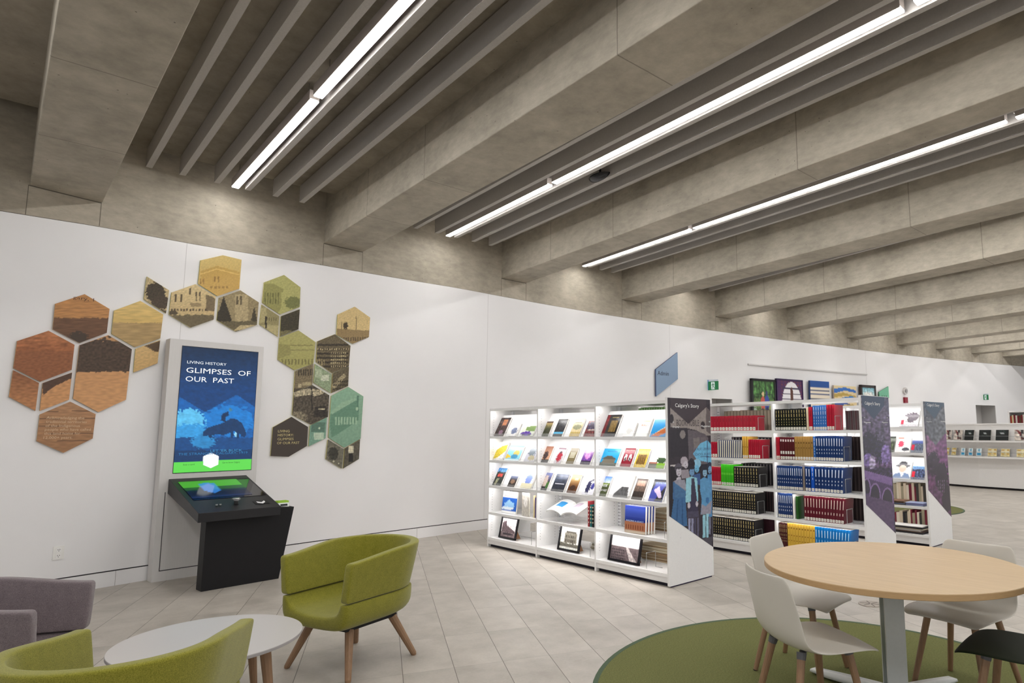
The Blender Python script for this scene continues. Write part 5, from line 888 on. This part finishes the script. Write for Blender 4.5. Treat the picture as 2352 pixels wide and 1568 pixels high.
dbook(3, -.185, -.035, .175, 3, [('bg', (80, 90, 110)), ('n', .6, .1, .1), ('r', (190, 30, 60), 0, .35, .25, .8), ('r', (60, 80, 150), 0, 0, 1, .25)], 'blue magazine with a red stripe, second shelf of the furthest row', name='magazine', cat='magazine', group=G3, th=.006)
dbook(3, -.50, -.215, .25, 2, [('bg', (232, 232, 232)), ('e', (40, 38, 46), .6, .27, .34, .1), ('e', (40, 38, 46), .6, .16, .2, .14), ('e', (222, 188, 170), .6, .43, .17, .2), ('p', (120, 140, 176), [(.1, 1), (.3, .72), (.6, .66), (.9, .72), (1, 1)]), ('p', (236, 236, 240), [(.5, .66), (.7, .66), (.6, .95)])], 'magazine with a smiling person in a black cowboy hat, furthest row', name='magazine', cat='magazine', group=G3, th=.006)
dbook(3, -.2, -.035, .185, 2, [('bg', (70, 80, 110)), ('n', .9, .12, .1), ('r', (110, 160, 210), 0, 0, 1, .2), ('r', (206, 40, 60), 0, .4, .22, .85)], 'blue magazine titled where, third shelf of the furthest row', name='magazine', cat='magazine', group=G3, th=.006, texts=[('where', .05, .17, .9, .13, (30, 40, 110))])
random.seed(11)
for lv, z0, nm in ((1, .50, 'fourth'), (0, .145, 'bottom')):
    x = -.62
    i = 0
    while x < -.05:
        w = random.uniform(.02, .045); hh = random.uniform(.2, .27); c = random.choice([(196, 180, 156), (110, 30, 46), (60, 56, 50), (206, 196, 176), (150, 140, 116), (36, 32, 34), (176, 160, 140)]); stuff_book(x, .40, LV[3][lv] + .001, w * .95, .2, hh, c, c, (), 3); x += w
paper_stack(3, -.42, .04, LV[3][1], .26, .22, 5, 'loose magazine in the left pile on the fourth shelf of the furthest row', [(190, 170, 150), (90, 100, 120), (206, 200, 190), (120, 90, 70)], 21)
paper_stack(3, -.17, .04, LV[3][1], .22, .2, 3, 'loose magazine in the right pile on the fourth shelf of the furthest row', [(150, 160, 190), (206, 204, 200), (110, 110, 150)], 22)
paper_stack(3, -.32, .04, LV[3][0], .44, .22, 8, 'magazine in the pile on the bottom shelf of the furthest row', [(80, 76, 70), (190, 180, 160), (60, 56, 60), (206, 204, 200), (120, 100, 90)], 23)

# ---------------------------------------------------------------- far curved desk
def cdesk(t):                                          # plan of the desk front
    P = [V((-9.2, 20.3, 0)), V((-7.9, 18.9, 0)), V((-6.9, 18.2, 0)), V((-6.2, 17.87, 0)), V((-5.4, 17.6, 0)), V((-4.4, 17.45, 0)), V((-3.4, 17.5, 0)), V((-2.3, 17.8, 0)), V((-1.2, 18.4, 0))]
    i = min(int(t), len(P) - 2); return P[i].lerp(P[i + 1], t - i)
e = empty('service_desk', (-5.4, 17.6, 0), 0, 'curved white service desk with two brochure ledges in the far background', 'desk'); o_ = V((-5.4, 17.6, 0))
pts = [cdesk(i * .25) for i in range(33)]
def off(i, d):
    a = pts[max(0, i - 1)]; b = pts[min(len(pts) - 1, i + 1)]; t_ = (b - a).normalized(); return pts[i] + V((t_.y, -t_.x, 0)) * d - o_
def dstrip(name, d0, d1, z0, z1, mat, col=(236, 234, 232)):
    m = MB(); rows = [[off(i, d0) + V((0, 0, z0)), off(i, d1) + V((0, 0, z0)), off(i, d1) + V((0, 0, z1)), off(i, d0) + V((0, 0, z1))] for i in range(len(pts))]
    m.grid(rows, col, close=True); m.face(rows[0], col); m.face(rows[-1][::-1], col); m.build(name, mat, e)
dstrip('front_panel', -.08, 0, .05, 1.58, m_gloss); dstrip('toe_kick', -.2, -.06, 0, .05, m_matte, (40, 36, 40))
dstrip('ledge', 0, .22, 1.15, 1.19, m_gloss); dstrip('ledge', 0, .22, .755, .80, m_gloss)
dstrip('counter_top', -.7, .02, 1.58, 1.61, m_gloss)
for z in (1.30, .90):
    m = MB(); m.tube([off(i, .2) + V((0, 0, z)) for i in range(0, 33)], .004, 5, (200, 200, 205)); m.build('guard_rail', m_metal, e)
def at_desk(x):
    for i in range(len(pts) - 1):
        if pts[i].x <= x <= pts[i + 1].x:
            f = (x - pts[i].x) / (pts[i + 1].x - pts[i].x); p = pts[i].lerp(pts[i + 1], f); d = (pts[i + 1] - pts[i]).normalized(); return p, d
    return pts[-1], V((1, 0, 0))
def ditem(x0, x1, z, h, shapes, lab, cat, name, grp, lean=-.25, th=.03):
    p, d = at_desk((x0 + x1) / 2); w = (x1 - x0); nrm = V((d.y, -d.x, 0)); m = MB(); m.box(-w / 2, w / 2, 0, th, 0, h, (180, 176, 170))
    raster(m, [(-w / 2, 0), (w / 2, 0), (w / 2, h), (-w / 2, h)], .03, lambda a, b: picture(shapes, (a + w / 2) / w, 1 - b / h), lambda a, b: V((a, -.001, b)))
    o = m.build(name, m_print, loc=p + nrm * .14 + V((0, 0, z + .008)), rot=(lean, 0, math.atan2(d.y, d.x))); tag(o, lab, cat, grp)
PHO = [('bg', (200, 190, 180)), ('n', .5, .2, .2), ('p', (110, 40, 40), [(.1, 0), (.3, 0), (.6, .6), (.5, .8)]), ('p', (40, 36, 40), [(.5, 0), (.7, 0), (.5, .7)]), ('b', (70, 50, 50), .7, .85, .25, .14)]
BLK = [('bg', (18, 22, 22)), ('e', (40, 60, 56), .5, .36, .26, .3), ('e', (18, 22, 22), .5, .36, .22, .26), ('r', (190, 196, 196), .38, .32, .64, .42), ('r', (120, 126, 124), .3, .7, .7, .74)]
YLW = [('bg', (236, 222, 170)), ('n', .3, .1, .1), ('w', (206, 160, 50), .05, .1, 5, 4, .2, .25, .11, .14), ('r', (246, 240, 216), .1, .3, .9, .42)]
BLU = [('bg', (226, 240, 244)), ('e', (40, 160, 200), .5, .25, .25, .18), ('e', (30, 150, 200), .45, .75, .4, .22), ('r', (244, 250, 250), .1, .42, .9, .54)]
for a, b, s, lab in ((-6.14, -5.97, PHO, 'leftmost photo-cover book on the upper desk ledge'), (-5.92, -5.68, PHO, 'second photo-cover book on the upper desk ledge'), (-5.63, -5.38, BLK, 'left one of three black books on the upper desk ledge'), (-5.28, -5.0, BLK, 'middle one of three black books on the upper desk ledge'), (-4.89, -4.6, BLK, 'right one of three black books on the upper desk ledge'), (-4.49, -4.2, PHO, 'rightmost photo-cover book on the upper desk ledge')):
    ditem(a, b, 1.19, .26, s, lab, 'book', 'book', 'books on the upper desk ledge')
for a, b, s, lab in ((-6.17, -6.06, YLW, 'leftmost yellow patterned card pack on the lower desk ledge'), (-6.0, -5.87, YLW, 'second yellow card pack on the lower desk ledge'), (-5.75, -5.63, BLU, 'left one of three blue card packs on the lower desk ledge'), (-5.55, -5.43, BLU, 'middle one of three blue card packs on the lower desk ledge'), (-5.37, -5.24, BLU, 'right one of three blue card packs on the lower desk ledge'), (-5.1, -4.89, YLW, 'first yellow box right of the blue card packs'), (-4.8, -4.6, YLW, 'second yellow box right of the blue card packs'), (-4.47, -4.25, YLW, 'rightmost yellow box on the lower desk ledge')):
    ditem(a, b, .80, .19, s, lab, 'card pack', 'card_pack', 'card packs on the lower desk ledge')
# tall white shelf behind the desk
e = empty('tall_shelf', (-5.55, 20.95, 0), 0, 'tall white bookshelf standing behind the curved desk at the right edge', 'bookcase')
m = MB(); m.box(0, .04, 0, .35, 0, 2.0, (232, 230, 228)); m.box(1.6, 1.64, 0, .35, 0, 2.0, (232, 230, 228)); m.build('side_panel', m_gloss, e)
for z in (.1, .5, .9, 1.28, 1.62, 1.98): m = MB(); m.box(.04, 1.6, 0, .35, z - .03, z, (232, 230, 228)); m.build('shelf', m_gloss, e)
m = MB(); m.box(.04, 1.6, .34, .35, 0, 1.98, (214, 212, 210)); m.build('back_panel', m_gloss, e)
random.seed(5); x = -5.50
while x < -4.2:
    w = random.uniform(.03, .05); c = random.choice([(110, 30, 40), (206, 200, 190), (40, 60, 120), (90, 60, 40), (60, 50, 50), (150, 60, 40), (200, 190, 150)]); stuff_book(x, 20.98, 1.621, w * .95, .2, random.uniform(.2, .27), c, (200, 196, 186), ()); x += w
o = STUFF.build('background_books', m_matte); tag(o, 'rows of bound books seen at the backs of the bookcases and on the far shelf', 'books', kind='stuff')

# ---------------------------------------------------------------- rugs, tables, floor box
def disc(r0, r1, z0, z1, seg=96):
    m = MB(); A = [(r1 * math.cos(2 * math.pi * k / seg), r1 * math.sin(2 * math.pi * k / seg)) for k in range(seg)]
    if r0 == 0:
        m.face([(a, b, z1) for a, b in A]); m.face([(a, b, z0) for a, b in A][::-1]); m.grid([[(a, b, z0) for a, b in A], [(a, b, z1) for a, b in A]], close=True)
    else:
        k = r0 / r1; m.grid([[(a * k, b * k, z1) for a, b in A][::-1], [(a, b, z1) for a, b in A][::-1], [(a, b, z0) for a, b in A][::-1], [(a * k, b * k, z0) for a, b in A][::-1], [(a * k, b * k, z1) for a, b in A][::-1]], close=True)
    return m
for (x, y, r, lab) in ((-1.887, 3.466, 1.375, 'round green woven rug under the wooden table'), (-5.2, 12.15, 1.15, 'round green rug in the distance behind the furthest bookcase row')):
    e = empty('round_rug', (x, y, 0), 0, lab, 'rug'); disc(0, r - .03, .0, .008).build('rug_weave', m_rug, e); disc(r - .03, r, .0, .0085).build('binding', m_rugedge, e)
e = empty('round_table', (-1.551, 3.505, .0085), 0, 'round light oak table on a white column with splayed feet', 'table')
def rounded_top(R, z0, z1, e_, seg=96):
    m = MB(); prof = [(0.0, z1), (R - e_, z1), (R - e_ * .3, z1 - e_ * .3), (R, z1 - e_), (R, z0 + e_), (R - e_, z0), (0.0, z0)]
    m.grid([[(r * math.cos(2 * math.pi * k / seg), r * math.sin(2 * math.pi * k / seg), z) for k in range(seg)][::-1] for r, z in prof], close=True); return m
rounded_top(.665, .700, .7315, .003).build('tabletop', m_wood, e)
m = rounded_top(.6655, .7015, .7285, .001); m.build('edge_band', m_grain, e)
Rc = Matrix.Rotation(math.radians(-40), 4, 'Z'); m = MB(); m.box(-.03, .03, -.054, .054, .04, .70, (206, 208, 206), m=Rc); m.box(-.018, .018, -.0552, .0552, .05, .69, (120, 128, 126), m=Rc); m.build('column', m_gloss, e, bevel=.008)
m = MB(); m.box(-.2, .2, -.2, .2, .685, .70, (90, 90, 92)); m.build('mounting_plate', m_gloss, e)
for k in range(4):
    a = math.radians(170 + 90 * k); c_, s_ = math.cos(a), math.sin(a); m = MB(); rows = []
    for i in range(9):
        t = i / 8; r = .03 + .52 * t; zt = .075 - .05 * t ** 1.3; w = .05 - .018 * t; zb = max(.012, zt - .03)
        rows.append([(r * c_ - q * s_, r * s_ + q * c_, z) for q, z in ((-w, zb), (-w * .8, zt), (w * .8, zt), (w, zb))])
    m.grid(rows, (226, 228, 226), close=True); m.face(rows[-1][::-1], (226, 228, 226)); f_ = m.build('foot', m_gloss, e, smooth=True)
    m = MB(); m.tube([(.5 * c_, .5 * s_, 0), (.5 * c_, .5 * s_, .014)], .016, 10, (30, 30, 32)); m.build('glide', m_gloss, f_)
e = empty('floor_outlet', (-2.54, 5.34, 0), .3, 'round metal floor outlet in the tiles behind the wooden table', 'floor outlet')
m = disc(0, .10, 0, .004, 32); m.build('cover_ring', simple('floor_box_metal', (150, 140, 128), .45, .05), e)
m = MB()
for k in range(6): a = k * math.pi / 3; m.box(.01, .085, -.003, .003, .004, .0048, (70, 64, 60), m=Matrix.Rotation(a, 4, 'Z'))
m.build('slot', m_matte, e)
# coffee table
e = empty('coffee_table', (-3.867, .789, 0), 0, 'low round white coffee table with oak legs between the armchairs', 'coffee table')
rounded_top(.422, .402, .42, .002).build('tabletop', simple('white_laminate', (190, 187, 185), .35, .01, 3), e)
m = rounded_top(.4225, .4035, .4165, .001); m.build('edge_band', simple('grey_edge', (160, 156, 156), .5, .03), e)
for k in range(4):
    a = math.radians(40 + 90 * k); c_, s_ = math.cos(a), math.sin(a); m = MB(); m.tube([(.30 * c_, .30 * s_, .402), (.365 * c_, .365 * s_, 0)], [.027, .016], 10); m.build('leg', m_oak, e)
m = MB(); m.box(-.3, .3, -.03, .03, .385, .402, m=Matrix.Rotation(math.radians(40), 4, 'Z')); m.box(-.3, .3, -.03, .03, .385, .4019, m=Matrix.Rotation(math.radians(130), 4, 'Z')); m.build('cross_frame', m_char, e)

# ---------------------------------------------------------------- tub armchairs (forward = local +x)
def tub(name, loc, head, fab, label):
    e = empty(name, (*loc, 0), math.radians(head), label, 'armchair')
    # U path: parameter from right tip (y<0) round the back to the left tip
    def path(t, r, xf, yb):
        # t in 0..1
        s = .36
        if t < s: f = t / s; return V((xf - (xf + .08) * f, -r, 0)), V((0, -1, 0))
        if t > 1 - s: f = (1 - t) / s; return V((xf - (xf + .08) * f, r, 0)), V((0, 1, 0))
        a = (t - s) / (1 - 2 * s) * math.pi; return V((-.08 - math.sin(a) * yb, -r * math.cos(a), 0)), V((-math.sin(a) * .9, -math.cos(a), 0)).normalized()
    N = 48; rows = []
    for i in range(N + 1):
        t = i / N; sb = math.sin(math.pi * t) ** 1.5
        zt = .688 + .05 * sb; zb = .458; r = .294; flare = .03 + .025 * sb; th = .058
        p, n = path(t, r, .30, .27)
        q = []
        for (dz, k) in ((.0, 0), (.03, .03), (.3, .35), (.65, .7), (.93, .97), (.978, 1.0)):
            q.append(p + n * (flare * k) + V((0, 0, zb + (zt - zb) * dz)))
        q.append(p + n * (flare - .007) + V((0, 0, zt))); q.append(p + n * (flare - .02) + V((0, 0, zt + .001))); q.append(p + n * (flare - th + .02) + V((0, 0, zt + .001))); q.append(p + n * (flare - th + .007) + V((0, 0, zt)))
        for (dz, k) in ((.978, 1.0), (.93, .95), (.65, .65), (.3, .3), (.03, .03), (0, 0)):
            q.append(p + n * (flare * k - th) + V((0, 0, zb + (zt - zb) * dz)))
        q.append(p + n * (-th + .006) + V((0, 0, zb - .004))); q.append(p + n * (-.006) + V((0, 0, zb - .004)))
        rows.append(q)
    # rounded tips: extra shrunken sections
    def tip(r0, sgn):
        c_ = sum(r0, V()) / len(r0); out = []
        for sc, dx in ((.97, .008), (.86, .018)): out.append([c_ + (p - c_) * sc + V((dx, 0, 0)) for p in r0])
        return out
    a0 = tip(rows[0], 1)[::-1]; a1 = tip(rows[-1], 1)
    rows = a0 + rows + a1
    m = MB(); m.grid(rows, close=True); m.face([p for p in rows[0]]); m.face([p for p in rows[-1]][::-1])
    m.build('arm_and_back_band', fab, e, smooth=True, weld=True, sub=1)
    # seat bowl: U cross-section lofted along x
    rows = []; W_ = .292
    for x in [-.30, -.28, -.2, -.1, 0, .1, .2, .27, .305, .318]:
        k = 1.0; inset = 0
        if x > .3: inset = (x - .3) * .9
        if x < -.27: inset = (-.27 - x) * 1.2
        q = []
        ww = W_ - inset
        if x < -.05: ww = min(ww, math.sqrt(max(.01, 1 - ((x + .05) / .34) ** 2)) * W_)
        zt = .45
        outer = [(-ww + .006, zt), (-ww, zt - .006), (-ww, .39), (-ww * .97, .338), (-ww * .88, .302), (-ww * .72, .282), (0, .276), (ww * .72, .282), (ww * .88, .302), (ww * .97, .338), (ww, .39), (ww, zt - .006), (ww - .006, zt)]
        inner = [(ww - .04, zt), (ww - .047, zt - .008), (ww - .056, .415), (ww * .72, .385), (ww * .55, .37), (ww * .3, .36), (0, .357), (-ww * .3, .36), (-ww * .55, .37), (-ww * .72, .385), (-ww + .056, .415), (-ww + .047, zt - .008), (-ww + .04, zt)]
        zr = 0; zsh = -.01 if x > .31 else 0
        for y_, z_ in outer: q.append(V((x, y_, z_ + (inset if z_ < .33 else 0))))
        for y_, z_ in inner: q.append(V((x, y_, z_ + zsh * (1 if z_ < zt - .02 else .6) - (max(0, -x - .1) * .12 if z_ < zt - .02 else 0))))
        rows.append(q)
    m = MB(); m.grid(rows, close=True)
    for R_, fl in ((rows[0], 0), (rows[-1], 1)):
        O_, I_ = R_[:13], R_[13:][::-1]
        for i in range(12):
            q = [O_[i], O_[i + 1], I_[i + 1], I_[i]]; m.face(q[::-1] if fl else q)
    m.build('seat', fab, e, smooth=True, weld=True, sub=1)
    m = MB(); m.box(-.18, .22, -.19, .19, .262, .28); m.build('base_plate', m_black, e)
    for sx, sy in ((1, 1), (1, -1), (-1, 1), (-1, -1)):
        m = MB(); m.tube([(sx * .17 + .01, sy * .17, .262), (sx * .262, sy * .27, .012), (sx * .265, sy * .273, 0)], [.027, .0185, .014], 10); m.build('leg', m_oak, e, smooth=False)
    return e
tub('tub_armchair', (-4.25, 1.665), -70, m_green, 'green wool tub armchair between the kiosk and the bookcases')
tub('tub_armchair', (-2.95, .345), 150, m_green, 'green wool tub armchair seen from behind in the foreground')
tub('tub_armchair', (-4.26, -.06), 66, m_greyf, 'grey wool tub armchair at the left edge beside the coffee table')

# ---------------------------------------------------------------- shell chairs (forward = local +x)
def shell_chair(loc, head, shell, label, z0=.0085):
    e = empty('shell_chair', (*loc, z0), math.radians(head), label, 'chair')
    prof = [(.25, .418, .19, -.012), (.235, .430, .222, -.004), (.16, .440, .236, .0), (.05, .433, .24, .006), (-.05, .425, .243, .014), (-.12, .428, .241, .026), (-.175, .447, .236, .04), (-.21, .487, .23, .052), (-.228, .55, .226, .054), (-.24, .62, .222, .048), (-.252, .69, .219, .04), (-.262, .748, .208, .034), (-.268, .776, .182, .03)]
    rows = []
    for i, (x, z, w, cu) in enumerate(prof):
        a = prof[max(0, i - 1)]; b = prof[min(len(prof) - 1, i + 1)]; tx, tz = b[0] - a[0], b[1] - a[1]; l_ = math.hypot(tx, tz); nx, nz = -tz / l_, tx / l_
        if nz < 0 and i < 6: nx, nz = -nx, -nz
        nx, nz = (abs(nx) if i >= 6 else nx * .3), abs(nz)
        q = []
        for k in range(13):
            s = -1 + k / 6; d = cu * abs(s) ** 2.2; q.append(V((x + nx * d, s * w, z + nz * d)))
        rows.append(q)
    m = MB(); m.grid(rows); o = m.build('shell', shell, e, smooth=True, sub=0)
    sol = o.modifiers.new('s', 'SOLIDIFY'); sol.thickness = .009; sol.offset = 0
    sb = o.modifiers.new('sub', 'SUBSURF'); sb.levels = sb.render_levels = 2
    for sx, sy in ((1, 1), (1, -1), (-1, 1), (-1, -1)):
        m = MB(); tx, ty = sx * .13 - .0, sy * .13; bx, by = sx * .205 - .01, sy * .20
        m.tube([(tx, ty, .393), (bx, by, .004)], [.0195, .0145], 12); l = m.build('leg', m_oak, e)
        m = MB(); m.tube([(bx, by, 0), (bx, by, .006)], .014, 10, (40, 36, 34)); m.build('glide', m_matte, l)
        m = MB(); m.tube([(tx - (bx - tx) * .09, ty - (by - ty) * .09, .422), (tx, ty, .392)], [.024, .0215], 12); m.build('socket', m_grey, e)
    m = MB(); m.box(-.15, .15, -.015, .015, .41, .42, m=Matrix.Rotation(.785, 4, 'Z')); m.box(-.15, .15, -.015, .015, .41, .4199, m=Matrix.Rotation(-.785, 4, 'Z')); m.build('underframe', m_grey, e)
    return e
shell_chair((-1.70, 2.90), 63, m_shell, 'white shell chair with oak legs, nearest one with its back to the viewer')
shell_chair((-2.16, 3.60), 6, m_shell, 'white shell chair at the left of the table, in front of the black volumes')
shell_chair((-1.36, 3.98), -98, m_shell, 'white shell chair on the far side of the wooden table', z0=.0085)
shell_chair((-.93, 3.48), 184, m_dgreen, 'dark green shell chair at the right edge of the picture')
